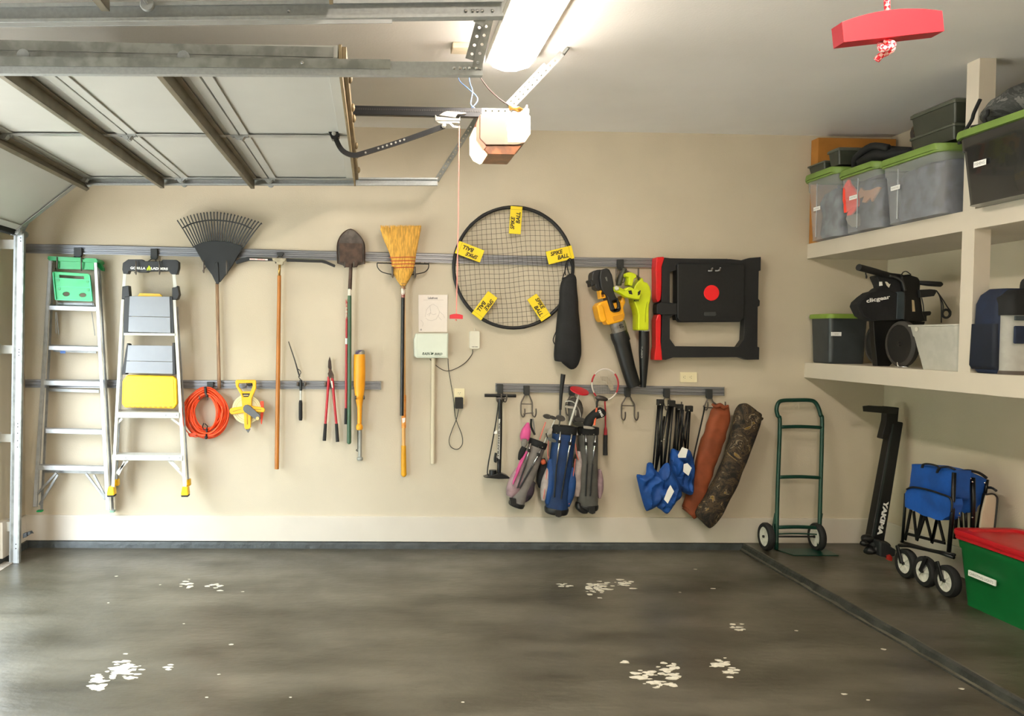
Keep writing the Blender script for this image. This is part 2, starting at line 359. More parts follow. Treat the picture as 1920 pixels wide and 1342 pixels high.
ZD = W(341, 333, Y=5.5).z
def zd(x): return ZD + .012*(x+1.3)
seams = [W(160, 338, Y=5.5).x, W(341, 333, Y=5.5).x, W(505, 333, Y=5.5).x, W(664, 333, Y=5.5).x]
struts = [W(304.5, 340, Y=5.5).x, W(475, 338, Y=5.5).x]
def make_door(yn, yf, label, group):
    t = thing('garage_door', label, 'garage door', (-1.3, (yn+yf)/2, ZD), group)
    T = .045
    def section(x0, z0, x1, z1, strut=None, idx=0):
        a, b_ = V((x0, 0, z0)), V((x1, 0, z1)); d = (b_-a).normalized(); n_ = V((d.z, 0, -d.x)) # n_ points down/out of the inner face
        if n_.z > 0: n_ = -n_
        Ys = V((0, 1, 0)); L_ = (b_-a).length
        P = lambda s_, y, h: a + d*s_ + Ys*y + n_*h
        def blk(g, s0, s1, y0, y1, h0, h1): g.hexa([P(s0,y0,h0), P(s1,y0,h0), P(s1,y1,h0), P(s0,y1,h0)], [P(s0,y0,h1), P(s1,y0,h1), P(s1,y1,h1), P(s0,y1,h1)])
        g = G(); blk(g, .003, L_-.003, yn, yf, -T, 0); pn = g.done('section', doorm, t)
        g = G(); blk(g, .004, .05, yn, yf, 0, .008); blk(g, L_-.05, L_-.004, yn, yf, 0, .008); g.done('rail', doorm, pn, bevel=.002)
        g = G()
        for y in (yn, (yn+yf)/2-.025, yf-.05): blk(g, .004, L_-.004, y, y+.05, .008, .012)
        g.done('stile', stilem, pn)
        if strut is not None:
            g = G(); s0 = strut; blk(g, s0, s0+.003, yn+.01, yf+.035, 0, .066); blk(g, s0-.022, s0+.003, yn+.01, yf+.035, .063, .066); blk(g, s0, s0+.03, yn+.01, yf-.01, .008, .011)
            g.done('strut', strutm, pn)
        # hinges at the end of the section nearest the seam
        for y in (yn+.02, (yn+yf)/2, yf-.02):
            g = G(); blk(g, -.045, .045, y-.022, y+.022, .012, .016)
            c = P(0, y, .028); g.tube([c-Ys*.026, c+Ys*.026], .010, 10)
            g.hexa([P(-.03,y-.02,.014), P(.03,y-.02,.014), P(.03,y+.02,.014), P(-.03,y+.02,.014)], [P(-.012,y-.02,.036), P(.012,y-.02,.036), P(.012,y+.02,.036), P(-.012,y+.02,.036)])
            for u in (-.035, .035): g.lathe(P(u, y, .012), n_, [(0, .006), (.008, .006), (.009, .002)], 6)
            g.done('hinge', galv, pn)
        for y, s_ in ((yn, -1), (yf, 1)):
            c = P(0, y, .028); c2 = c + Ys*s_*.07
            G().tube([c, c2], .005, 8).lathe(c2-Ys*.006*s_, Ys*s_, [(0, .02), (.004, .023), (.012, .023), (.016, .018)], 14).done('roller', galv, pn, smooth=40)
    xs = seams
    for i in range(3):
        st = {0: struts[0]-xs[0], 1: struts[1]-xs[1], 2: None}[i]
        section(xs[i], zd(xs[i]), xs[i+1], zd(xs[i+1]), st, i)
    e = W(33, 431, Y=5.5)
    section(e.x, e.z, xs[0], zd(xs[0]), .54, 3)
    g = G(); x = xs[3]; g.box((x, yn, zd(x)-.052), (x+.012, yf, zd(x)+.05)); g.box((x+.012, yn+.01, zd(x)-.01), (x+.03, yf-.01, zd(x)+.045)); g.done('top_edge', edgem, t, bevel=.002)
    g = G()
    for k in (.12, .3, .38, .62, .72, .9): y = yn+(yf-yn)*k; G().ball((x+.036, y, zd(x)+.01), (.010, .018, .02), 8).done('edge_bolt', edgem, t, smooth=True)
    g = G(); g.box((e.x-.05, yn, e.z-.035), (e.x+.0, yf, e.z+.01)); g.done('bottom_seal', rubber, t, bevel=.01)
    g = G(); g.box((xs[0], yn-.006, zd(-1.3)+.012), (xs[3]-.02, yn, zd(-1.3)+.05)); g.box((xs[0], yn-.003, zd(-1.3)-.045), (xs[3]-.0, yn+.0, zd(-1.3)+.010)); g.done('end_cap', galvd, t)
    g = G()
    for k in (-2.6, -.9): pass
    g.bm.free()
    return t
YF = 5.5; YN = W(655, 108, Z=zd(-.15)).y
d1 = make_door(YN, YF, 'white sectional garage door raised under the ceiling, nearer the tool wall', None)
make_door(.1, 2.5, 'second raised white garage door, only its far edge showing at the top left', None)

def c_track(path, ydir, name, mt, parent, hgt=.052, dep=.028):
    """channel section swept along a path in an x-z plane; the web faces -ydir, lips point to +ydir"""
    rings = []; n_ = len(path)
    for i, p in enumerate(path):
        tt = (path[min(i+1, n_-1)] - path[max(i-1, 0)]).normalized(); nn = V((-tt.z, 0, tt.x)); yy = V((0, ydir, 0)); th = .003
        h = hgt/2
        prof = [(dep, h), (0, h), (0, -h), (dep, -h), (dep, -h+.010), (dep-th, -h+.010), (dep-th, -h+th), (th, -h+th), (th, h-th), (dep-th, h-th), (dep-th, h-.012), (dep, h-.012)]
        rings.append([p + yy*a + nn*b_ for a, b_ in prof])
    return G().loft(rings).done(name, mt, parent)
# far track of the first door with its vertical run
yt = 5.56
tk = thing('door_track', 'galvanized track bending down beside the wall tools to the floor', 'door track', W(28, 1058, Y=yt))
a = W(820, 341.5, Y=yt); b_ = W(160, 340.5, Y=yt); top = W(36.5, 436, Y=yt); foot = W(27.5, 1058, Y=yt); foot.z = .0
c_ = V((b_.x-.0, yt, b_.z))
path = [a, b_] + smooth_path([c_, c_ + V((-.17, 0, -.04)), V((top.x+.10, yt, top.z+.16)), top], 5)[1:] + [foot]
c_track(path[::-1], -1, 'rail', galv, tk)
g = G()      # flat steel angle in front of the vertical run
def vb(px0, px1, bx0, bx1, y, th): return ([W(px0, 436, Y=y), W(px1, 436, Y=y), W(px1, 436, Y=y)+V((0,th,0)), W(px0, 436, Y=y)+V((0,th,0))], [V((W(bx0, 1058, Y=y).x, y, .002)), V((W(bx1, 1058, Y=y).x, y, .002)), V((W(bx1, 1058, Y=y).x, y+th, .002)), V((W(bx0, 1058, Y=y).x, y+th, .002))])
zincm = mat('bright_zinc', '#a6a9aa', .4, .4, var=.06)
g.hexa(*vb(33, 42, 24.5, 32.5, yt-.045, .004)); g.done('track_angle', zincm, tk)
g = G(); g.hexa(*vb(42, 45, 32.5, 35.5, yt-.045, .03)); g.hexa(*vb(29, 33, 19.5, 24.5, yt-.03, .004)); g.done('track_flange', galvd, tk)
g = G()
for y in (794, 800, 812, 826, 838, 1020, 1028, 655, 660, 666, 446, 452): c = W(39-(y-436)*.0155, y, Y=yt-.046); G().lathe(c, (0,-1,0), [(0,.004), (.003,.004)], 6).done('bolt', darkm, tk)
for y, hh, x0 in ((458, 18, 0), (655, 16, 2), (821, 15, 2), (987, 18, 4)):
    g = G(); a_ = W(x0, y-hh/2, Y=yt-.02); b2 = W(34, y+hh/2, Y=yt-.02); g.box((XL+.0, yt-.022, b2.z), (b2.x, yt-.018, a_.z)); g.box((XL-.004, yt-.06, b2.z-.01), (XL+.004, yt+.01, a_.z+.01)); g.done('jamb_bracket', whitem, tk)
g = G(); c = W(47, 1003, Y=yt)
for i in range(4): g.obox(c + V((i*.012, -.01*(i%2), .006*i)), (.010,0,.004), (0,.014,0), (0,0,.016-.002*i))
g.tube([c+V((.0,0,.01)), c+V((.05,-.01,.03)), c+V((.062,-.02,.018))], .004)
g.done('photo_eye', blackm, tk, bevel=.002)
# rear hanger of that track
hp = W(818, 338, Y=yt+.01); hq = W(886, 228, Y=yt+.06); hq.z = CZ; hq.x = hp.x + (hq.x-hp.x)*1.0
hq = W(893, 222, Z=CZ)
angle_iron(hp, hq, .032, (0,-1,0), (1,0,0), 'hanger', galvd, tk)
# near track of the first door
y2 = YN - .10
t2 = thing('door_track', 'nearer galvanized horizontal track of the first door, end bolted to a perforated hanger', 'door track', W(300, 130, Y=y2))
c_track([W(-200, 124, Y=y2), W(905, 128.5, Y=y2)], 1, 'rail', galv, t2, hgt=.050)
g = G(); p, r = W(-200, 113, Y=y2-.006), W(732, 120.5, Y=y2-.006)
g.bar(p, r, .034, .004, up=(0,-1,0)); g.bar(p+V((0,.02,.017)), r+V((0,.02,.017)), .04, .003, up=(0,0,1)); g.done('stiffener', galvd, t2)
g = G()
for x in (567, 851, 862, 871, 880, 893): c = W(x, 118+(x-567)*.015 if x == 567 else 128, Y=y2-.008); G().lathe(c, (0,-1,0), [(0,.006),(.004,.006),(.006,.003)], 8).done('bolt', chrome, t2)
hp = W(893, 128, Y=y2-.01); hq = V((hp.x+.12, y2-.01, CZ)); angle_iron(hp, hq, .034, (0,-1,0), (1,0,0), 'hanger', galvd, t2)
hp = W(882, 112, Y=y2+.03); hq = W(903, 36, Y=y2+.03); k = (CZ-hp.z)/(hq.z-hp.z); G_ = G(); perf(G_, hp, hp+(hq-hp)*k, .04, (0,-1,0)); G_.done('hanger', galvd, t2)
# far track of the second door, seen from its open side
y3 = 2.62
t3 = thing('door_track', 'topmost galvanized track with a roller in it, belonging to the second door', 'door track', W(300, 40, Y=y3))
c_track([W(-200, 34, Y=y3), W(941, 21, Y=y3)], -1, 'rail', galv, t3, hgt=.058, dep=.034)
g = G(); g.bar(W(-200, 49, Y=y3-.045), W(735, 40, Y=y3-.045), .012, .004); g.done('lip', zincm, t3)
g = G()
for x in (873, 886, 895, 904, 923, 541): c = W(x, 21, Y=y3-.003); G().lathe(c, (0,-1,0), [(0,.006),(.004,.006),(.007,.003)], 8).done('bolt', chrome, t3)
hp = W(896, 60, Y=y3+.02)
g = G(); perf(g, W(896, 45, Y=y3), W(917, 4, Y=y3)+ (W(917, 4, Y=y3)-W(896, 45, Y=y3))*5.0, .034, (0,-1,0), ); g.done('hanger', galvd, t3)

# --- opener: rail, trolley, arm, motor unit
yo = W(700, 207, Z=2.78).y; yo = 4.28
op = thing('garage_door_opener', 'ceiling hung door opener with black rail and glowing lamp covers', 'door opener', W(945, 290, Y=yo))
g = G(); p, r = W(300, 200, Y=yo), W(905, 212.5, Y=yo); g.bar(p, r, .048, .03); g.done('rail', mat('black_steel', '#17181a', .35, .3, var=.1), op, bevel=.003)
g = G()
for i in range(56):
    c = p + (r-p)*(.60+.395*i/56) + V((0,-.017,.006)); g.obox(c, (.0035,0,0), (0,.001,0), (0,0,.004))
g.done('belt_tooth', darkm, op, kind='stuff')
g = G(); perf(g, W(903, 208, Y=yo-.015), W(992, 209, Y=yo-.015), .028, (0,-1,0)); perf(g, W(903, 208, Y=yo+.03), W(992, 209, Y=yo+.03), .028, (0,-1,0)); g.obox(W(986, 210, Y=yo), (.004,0,0), (0,.03,0), (0,0,.03)); g.done('mounting_bracket', galv, op)
shell = mat('opener_shell', '#7c6b5d', .35, var=.03)
def X_(px, py): return W(px, py, Y=yo-.13)
pts = [(903,213),(991,213),(995,218),(995,252),(984,268),(972,271),(910,271),(899,260),(899,216)]
G().prism([[X_(*p_) for p_ in pts]], (0,.26,0)).done('housing', shell, op, bevel=.006)
bot = [(912,271.5),(979,271.5),(966,289),(915,288),(904,276)]
G().prism([[X_(*p_)+V((0,.01,0)) for p_ in bot]], (0,.24,0)).done('lower_cover', mat('amber_cover', '#7a4a2c', .3, var=.3, vs=20), op, bevel=.004)
bulb = mat('lit_cover', '#fff6ea', .4, var=0, emit='#ffd9a0', es=BULB_E)
G().prism([[X_(*p_)+V((0,-.006,0)) for p_ in [(950,224),(960,218),(990,214),(994,219),(994,251),(984,266),(953,266)]]], (0,.012,0)).done('lamp_cover', bulb, op, bevel=.003)
G().prism([[X_(*p_)+V((0,.02,0)) for p_ in [(898.7,262),(903,272),(914,289),(910,291),(897,284),(890,272),(890,238),(893,236)]]], (0,.2,0)).done('lamp_cover', mat('lit_cover_low', '#fff6ea', .4, var=0, emit='#ffdcae', es=BULB_E*.35), op)
G().prism([[X_(*p_) for p_ in [(893,232),(899,216),(899,260),(912,274),(906,282),(893,262)]]], (0,.22,0)).done('side_panel', mat('rust_panel', '#a8604a', .4, var=.1), op)
g = G(); a_, b2 = W(816, 216, Y=yo-.03), W(863, 223, Y=yo-.03)
steel = mat('trolley_steel', '#a3a19a', .3, .5, var=.05)
g.prism([[W(*p_, Y=yo-.035) for p_ in [(816,215),(819,218),(860,222),(863,218),(863,226),(816,226)]]], (0,.07,0))
g.prism([[W(*p_, Y=yo-.03) for p_ in [(823,216),(832,210),(838,208),(856,209),(874,211),(874,213),(858,214),(854,220)]]], (0,.06,0))
g.prism([[W(*p_, Y=yo-.03) for p_ in [(816,226),(862,227),(862,231),(846,230),(851,235),(863,237),(863,240),(849,239),(842,232),(832,232),(822,231)]]], (0,.01,0))
g.done('trolley', steel, op, bevel=.002)
arm = smooth_path([W(*p_, Y=yo-.02) for p_ in [(627,254),(637,276),(648,287),(664,291.5),(684,287),(760,263),(833,237)]], 4)
g = G()
rings = []
for i, p_ in enumerate(arm):
    tt = (arm[min(i+1, len(arm)-1)] - arm[max(0, i-1)]).normalized(); nn = V((-tt.z, 0, tt.x)); rings.append([p_+nn*.013+V((0,-.012,0)), p_-nn*.013+V((0,-.012,0)), p_-nn*.013+V((0,.0,0)), p_+nn*.013+V((0,.0,0))])
g.loft(rings); g.prism([[W(*p_, Y=yo-.035) for p_ in [(615,245),(637,246),(636,256),(629,262),(622,260)]]], (0,.05,0)); g.done('arm', MC['black_steel'], op)
g = G(); steelw = MC['trolley_steel']
for x, y in ((685.5,286),(709.5,278),(717.6,275.3),(725.6,272.5),(733.7,269.8),(742,267),(750,264.2),(758,261.6)): G().lathe(W(x, y-.0, Y=yo-.033), (0,-1,0), [(0,.0055),(.001,.0055)], 8).done('hole_rim', steelw, op)
G().lathe(W(626, 250, Y=yo-.036), (0,-1,0), [(0,.012),(.004,.012),(.008,.006)], 10).done('pin', steelw, op); G().lathe(W(832, 236, Y=yo-.036), (0,-1,0), [(0,.012),(.01,.012),(.014,.006)], 10).done('pin', steelw, op)
# hanger from opener to ceiling
hp = W(958, 200, Y=yo); hq = W(1054, 100, Z=CZ-.03); brs = thing('ceiling_hanger', 'white perforated steel brace from opener up to the ceiling', 'brace', hp)
g = G(); perf(g, hp, hq, .034, (.3,-1,.1)); g.done('strap', zincm, brs)
hp2 = W(953, 196, Y=yo+.02); hq2 = W(1024, 122, Y=hq.y+.02); g = G(); perf(g, hp2, hq2, .034, (.3,-1,.1)); g.done('strap', galv, brs)
g = G(); g.tube([hq+V((-.01,0,-.01)), W(1053, 106, Z=CZ-.03), W(1066, 88, Z=CZ)], .010, 6); g.done('lug', galvd, brs)
g = G(); g.tube([W(954, 200, Y=yo-.01), W(968, 204, Y=yo-.02), W(980, 211, Y=yo)], .012, 8); g.tube([W(955, 204, Y=yo-.02), W(972, 202, Y=yo-.03), W(984, 208, Y=yo)], .008, 8); g.done('hanger_bolt', mat('brass', '#b08a4a', .3, .8), brs, smooth=True)
# pull cord and small red handle
cord = thing('emergency_release', 'thin red cord with small red handle dangling from the opener trolley', 'pull cord', W(857, 597, Y=yo-.03))
hc = W(855.5, 593, Y=yo-.03); hc2 = W(861, 236, Y=yo-.03)
redcord = mat('red_cord', '#e08a80', .6, var=.1)
G().tube([hc2, (hc2+hc)/2+V((.003,0,0)), hc], .0032, 6).done('cord', redcord, cord)
redp = mat('red_plastic', '#bb1428', .45, var=.06)
def handle(c, wd, hh, dp, tilt, parent):
    u = V((math.cos(tilt), 0, math.sin(tilt))); v = V((-math.sin(tilt), 0, math.cos(tilt)))
    top = [c + u*(wd*(t-.5)) + v*(hh*.5*(1 - .5*(2*t-1)**2)) for t in [i/12 for i in range(13)]]
    bot_ = [c + u*(wd*(1-t-.5)) + v*(-hh*.5*(1+.0*(2*t-1)**2)) for t in [0, .5, 1]]
    return G().prism([[p_+V((0,-dp/2,0)) for p_ in top+bot_]], (0,dp,0)).done('handle', redp, parent, bevel=hh*.06)
handle(hc, .068, .026, .02, -.02, cord)
G().ball(W(855, 600, Y=yo-.03), .005, 8).done('knot', redcord, cord, smooth=True)
# big red handle near the camera
Yh = .95; k = Yh/FPX
big = thing('emergency_release', 'large red plastic pull handle hanging close by on a red-white rope', 'pull cord', W(1663, 110, Y=Yh))
handle(W(1663, 50, Y=Yh), 192*k, 50*k, .022, .13, big)
def rope_material():
    mt = bpy.data.materials.new('speckled_rope'); mt.use_nodes = True; nt = mt.node_tree; b = nt.nodes['Principled BSDF']; b.inputs['Roughness'].default_value = .8
    tc = nt.nodes.new('ShaderNodeTexCoord'); v = nt.nodes.new('ShaderNodeTexChecker'); v.inputs['Scale'].default_value = 260; mp = nt.nodes.new('ShaderNodeMapping'); mp.inputs['Rotation'].default_value = (.6, .7, .5)
    nt.links.new(tc.outputs['Object'], mp.inputs[0]); nt.links.new(mp.outputs[0], v.inputs['Vector']); v.inputs[1].default_value = lin('#e0283a'); v.inputs[2].default_value = lin('#f3c9c8'); nt.links.new(v.outputs[0], b.inputs['Base Color']); return mt
rope = rope_material()
G().tube([W(1663, -300, Y=Yh), W(1663, 0, Y=Yh), W(1664, 36, Y=Yh)], 5.5*k, 10).done('rope', rope, big, smooth=True)
kn = [W(1660, 78, Y=Yh), W(1674, 84, Y=Yh-.01), W(1655, 92, Y=Yh-.012), W(1652, 82, Y=Yh+.01), W(1668, 76, Y=Yh+.01), W(1672, 92, Y=Yh), W(1660, 100, Y=Yh), W(1652, 104, Y=Yh-.004), W(1643, 113, Y=Yh)]
G().tube(smooth_path(kn, 5), 6.2*k, 10).done('knot', rope, big, smooth=True)
# wires near the opener
def wire(pts, r, name, mt, label, group=None, y=None, n=6):
    ps = smooth_path([W(a_, b__, Y=c__) for a_, b__, c__ in pts], 6)
    return G().tube(ps, r, n).done(name, mt, smooth=True, label=label, cat='wire', group=group)
bluem = mat('blue_wire', '#6f8fc4', .5)
wire([(875,84,4.6),(874,100,4.6),(880,118,4.5),(880,150,4.4),(886,170,4.35),(884,185,4.3),(883,196,4.28),(890,203,4.28)], .003, 'blue_wire', bluem, 'pale blue wire drooping from the ceiling box straight to the opener')
wire([(859,140,4.5),(862,152,4.45),(880,168,4.4),(893,180,4.35),(895,190,4.3),(884,203,4.28)], .003, 'blue_wire', bluem, 'outer looping blue wire left of the opener')
wire([(897,140,4.4),(915,165,4.4),(935,184,4.35),(955,198,4.3),(966,205,4.28)], .0035, 'brown_cable', mat('brown_cable', '#35201c', .5), 'dark brown cable curving from track end down to the opener')
g = G(); c = W(868, 85, Z=CZ); g.box((c.x-.06, c.y-.05, CZ-.03), (c.x+.03, c.y+.05, CZ)); g.done('junction_box', mat('ivory_box', '#d8ccb0', .5), label='small cream junction box on the ceiling above the blue wires', cat='junction box', bevel=.004)
# ------------------------------------------------------------------ helpers for things hung on the back wall
def stroke(g, pts, off, wpx, th, closed=False):
    """flat strip following picture-pixel points on the wall, wpx pixels wide, th metres thick"""
    P = [V(q(x, y, off)) for x, y in pts]
    for i in range(len(P)-1): g.bar(P[i], P[i+1], wpx*PX, th)
    return g
def rod(pts, off, rpx, n=10, k=4, flat=1.0):
    if isinstance(off, (int, float)): off = [off]*len(pts)
    P = [q(x, y, o) for (x, y), o in zip(pts, off)]
    if k and len(P) > 2:
        P2 = smooth_path(P, k)
        if isinstance(rpx, (list, tuple)):
            r2 = []
            for i in range(len(rpx)-1):
                for j in range(k): r2.append(rpx[i]+(rpx[i+1]-rpx[i])*j/k)
            rpx = r2 + [rpx[-1]]
        P = P2
    r = [x*PX for x in rpx] if isinstance(rpx, (list, tuple)) else rpx*PX
    return G().tube(P, r, n, flat=flat)
def sack(pts, off, n=22, k=5, amp=.006, freq=9, seed=1, sq=2.6):
    """soft bag: (px, py, half width px, half depth m) down its length, the outline slightly squared"""
    P = [q(x, y, off) for x, y, a, b in pts]; C_ = smooth_path([V((x, y, z)) for x, y, z in P], k)
    A = smooth_path([V((a*PX, b, 0)) for x, y, a, b in pts], k)
    rings = []
    for i, p in enumerate(C_):
        t = (C_[min(i+1, len(C_)-1)] - C_[max(i-1, 0)]).normalized(); sd = t.cross(V((0, 1, 0))).normalized(); fr_ = V((0, 1, 0))
        ring = []
        for j in range(n):
            a = 2*math.pi*j/n; c, s_ = math.cos(a), math.sin(a); e = 2/sq
            ring.append(p + sd*(abs(c)**e*(1 if c > 0 else -1))*max(A[i].x, .001) + fr_*(abs(s_)**e*(1 if s_ > 0 else -1))*max(A[i].y, .001))
        rings.append(ring)
    g = G().loft(rings); 
    if amp: g.wrinkle(amp, freq, seed)
    return g
def disc(px, py, off, r, th=.004, n=20): return G().lathe(q(px, py, off), (0, -1, 0), [(0, r), (th, r)], n)
def wtext(txt, px, py, off, wpx, hpx, mt, parent, ang=0, bold=.02, shear=0, name='lettering'):
    a = math.radians(ang); u = V((math.cos(a), 0, math.sin(a))); v = V((-math.sin(a), 0, math.cos(a)))
    return words(txt, q(px, py, off), u, v, hpx*PX, wpx*PX, mt, parent, name, shear, bold)
hookm = mat('hook_wire', '#6a625b', .45, .5, var=.1)
clipm = mat('hook_clip', '#2c2e2d', .5, var=.1)
railm = mat('rail_aluminium', '#85868a', .35, .4, var=.1, vs=10, stretch=(.3, 1, 6))
def wall_rail(tops, hgt, label):
    t = thing('wall_rail', label, 'wall rail', q(tops[0][0], tops[0][1]+hgt, 0))
    prof = [(.0,0),(.016,0),(.020,.07),(.020,.24),(.010,.28),(.010,.42),(.018,.46),(.018,.66),(.009,.70),(.009,.84),(.024,.88),(.024,1),(.0,1)]
    g = G(); rings = []
    for x, y in tops: rings.append([q(x, y+hgt*b_, a) for a, b_ in prof])
    g.loft(rings); g.done('track', railm, t)
    g = G(); x, y = tops[-1]; g.prism([[q(x, y-.5, 0), q(x, y-.5, .027), q(x, y+hgt+.5, .027), q(x, y+hgt+.5, 0)]], (.006, 0, 0)); g.done('end_cap', galvd, t)
    return t
wall_rail([(47,457),(200,459.6),(360,463.4),(600,470.3),(790,474.2),(1090,482.3),(1362,485)], 17.5, 'long grey slotted wall rail, upper one, carrying ladders, rakes and platform')
wall_rail([(47,711),(380,712.5),(713,714.6)], 15.5, 'grey slotted wall rail below on the left, ending right of the yellow bat')
wall_rail([(929,718.1),(1145,722),(1357,725.6)], 16, 'short grey slotted wall rail carrying the golf bags and folded chairs')

def u_hook(label, clip, prongs, y0, y1, wr=1.3, reach=.15, yc=None):
    x0, yc0, x1, yc1 = clip; t = thing('rail_hook', label, 'hook', q((x0+x1)/2, yc1, .02))
    g = slab([(x0,yc0),(x1,yc0),(x1,yc1-3),(x1-2,yc1),(x0+2,yc1),(x0,yc1-3)], .02, .045); g.done('clip', clipm, t, bevel=.003)
    cx = (x0+x1)/2
    for i, px in enumerate(prongs):
        yy0 = y0[i] if isinstance(y0, (list,tuple)) else y0; yy1 = y1[i] if isinstance(y1, (list,tuple)) else y1
        rod([(cx+(2 if px > cx else -2), yc1-2), (px, yy1-4), (px, yy1), (px, yy1), (px, yy0)], [.03, .03, .05, reach, reach+.004], wr, 8, 3).done('prong', hookm, t, smooth=True)
    return t
u_hook('black rail clip and two grey prongs holding the green-topped ladder', (138,464,153,481), (107,152.5), 482, 505, reach=.165)
u_hook('black rail clip and two grey prongs holding the black-topped ladder', (282,466,295,486), (255,299), 489, 512, reach=.235)
u_hook('hook with grey prongs cradling the black leaf rake', (396,468,408,484), (382,425), 488, [509,512], reach=.11)
u_hook('small rail clip with thin prongs under the long-handled scraper bar', (519,473,531,480), (517,530), 484, 492, reach=.07)
u_hook('hook with two short prongs cradling the two shovels', (648,474,660,486), (646.5,663.5), 490, 500, reach=.13)
u_hook('hook with two grey prongs cradling the straw broom', (750,478,764,490), (736,778), 500, 518, wr=1.8, reach=.12)
u_hook('dark rail hook holding both leaf blowers by tall prongs', (1158,486,1170,506), (1155.5,1197), 503, [526,523], wr=1.6, reach=.20)
u_hook('rail hook whose two grey prongs poke through the black work platform', (1335,486,1348,500), (1335,1350), 503, 507, wr=1.8, reach=.13)
u_hook('clip and prongs on lower rail holding the orange cord', (388,716,400,727), (374,389), 742, 748, reach=.12)
u_hook('clip on lower rail behind the yellow tape reel', (464,717,472,724), (462,), 718, 724, reach=.13)
u_hook('small black claw clip on lower rail gripping the pruning saw', (556,718,573,724), (558,572), 716, 722, reach=.05, wr=2.2)
u_hook('small black claw clip on lower rail gripping the red loppers', (608,718,624,725), (610,), 716, 722, reach=.04, wr=2.2)
u_hook('clip on lower rail with two prongs gripping the yellow bat', (668,717,680,728), (667,682.5), 742, 747, reach=.15)

# ------------------------------------------------------------------ green topped step ladder
greenp = mat('green_plastic', '#17a45a', .4, var=.08, vs=6)
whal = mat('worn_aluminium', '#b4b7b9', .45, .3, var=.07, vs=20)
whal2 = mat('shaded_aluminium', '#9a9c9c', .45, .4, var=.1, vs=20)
L1 = thing('step_ladder', 'aluminium folding step ladder with green top cap and green tray', 'ladder', q(135, 958, .1))
def rail2(x0, y0, x1, y1, w0, w1, o0, o1, name, mt, par, **k):
    a, b_ = q(x0, y0, 0), q(x1, y1, 0)
    G().hexa([q(x0-w0/2, y0, o0), q(x0+w0/2, y0, o0), q(x0+w0/2, y0, o1), q(x0-w0/2, y0, o1)], [q(x1-w1/2, y1, o0), q(x1+w1/2, y1, o0), q(x1+w1/2, y1, o1), q(x1-w1/2, y1, o1)]).done(name, mt, par, bevel=.002, **k)
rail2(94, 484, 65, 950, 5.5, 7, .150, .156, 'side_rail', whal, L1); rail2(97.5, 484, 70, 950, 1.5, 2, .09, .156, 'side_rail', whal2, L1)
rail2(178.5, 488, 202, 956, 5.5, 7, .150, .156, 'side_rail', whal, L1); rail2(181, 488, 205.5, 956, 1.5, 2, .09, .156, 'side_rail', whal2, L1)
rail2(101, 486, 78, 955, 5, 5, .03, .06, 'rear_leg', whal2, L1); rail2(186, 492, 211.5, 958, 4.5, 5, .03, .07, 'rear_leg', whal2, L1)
cap = [(90,481),(181,484),(184,492),(193,505),(192,509),(175,506),(152,504),(108,503),(100,488),(92,487),(89,490)]
G().prism([[q(x, y, .165) for x, y in [(90,480),(112,481),(152,483),(153,486),(158,486),(159,483.5),(180,484.5),(183,489),(182,492),(176,492),(110,489),(92,488),(89,485)]]], (0, .15, 0)).done('top_cap', greenp, L1, bevel=.004)
G().prism([[q(x, y, .15) for x, y in [(109,488),(176,491),(176,506),(152,505),(108,504)]]], (0, .02, 0)).done('cap_panel', greenp, L1, bevel=.003)
G().prism([[q(x, y, .08) for x, y in [(180,487),(185,489),(193,503),(192,508),(188,506),(178,495)]]], (0, .05, 0)).done('cap_panel', greenp, L1, bevel=.003)
for x0, x1, y0, y1, ra in ((91,180.5,572.5,581,-5),(91,184,648,656,7),(81,189,713,722,16),(85,193,803.5,812,4),(71,198,872,881,9)):
    G().hexa([q(x0,y0,.158), q(x1,y0+2.5,.158), q(x1,y0,.08), q(x0,y0-2.5,.08)], [q(x0,y1,.158), q(x1,y1+2.5,.158), q(x1,y1,.08), q(x0,y1-2.5,.08)]).done('step', whal, L1, bevel=.002)
    if ra < 0: G().obox(q((x0+x1)/2+5, y0-2.5, .06), ((x1-x0)/2*PX-.04,0,0), (0,.004,0), (0,0,.010)).done('rear_bar', whal2, L1)
    else: G().obox(q((x0+x1)/2+3, y0+ra+3, .055), ((x1-x0)/2*PX-.03,0,-.004), (0,.004,0), (0,0,.011)).done('rear_bar', whal2, L1)
G().obox(q(118, 660, .164), (.018,0,0), (0,.002,0), (0,0,.009)).done('blue_tape', mat('blue_tape', '#2f5796', .6), L1)
for pts in (((106,886),(66,930)), ((109,889),(74,946)), ((161,887),(198,936)), ((176,890),(201,938))):
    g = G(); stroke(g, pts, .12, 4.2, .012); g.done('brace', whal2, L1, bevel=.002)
G().obox(q(75, 957.5, .05), (.018,0,0), (0,.02,0), (0,0,.006)).done('foot', greenp, L1, bevel=.002)
G().obox(q(211, 958, .05), (.016,0,0), (0,.02,0), (0,0,.007)).done('foot', mat('pale_green', '#8ab59c', .5), L1, bevel=.002)
to = [(98,510),(102,509),(165,513),(169,516),(174,561),(173,564),(107,562),(104,560)]
def pp(x0,y0,x1,y1,x,y): return (x,y)
hole1 = [(111,515),(157,518),(157.5,523.5),(111,520.5)]
def oval(cx, cy, a, b_): return [(cx+a*math.cos(2*math.pi*i/12), cy+b_*math.sin(2*math.pi*i/12)) for i in range(12)]
tr = slab(to, .150, .160, [hole1, oval(124,551,6.5,4.2), oval(155,553,6.5,4)]).done('paint_tray', mat('bright_green', '#1dbf6c', .4, var=.05), L1, bevel=.002)
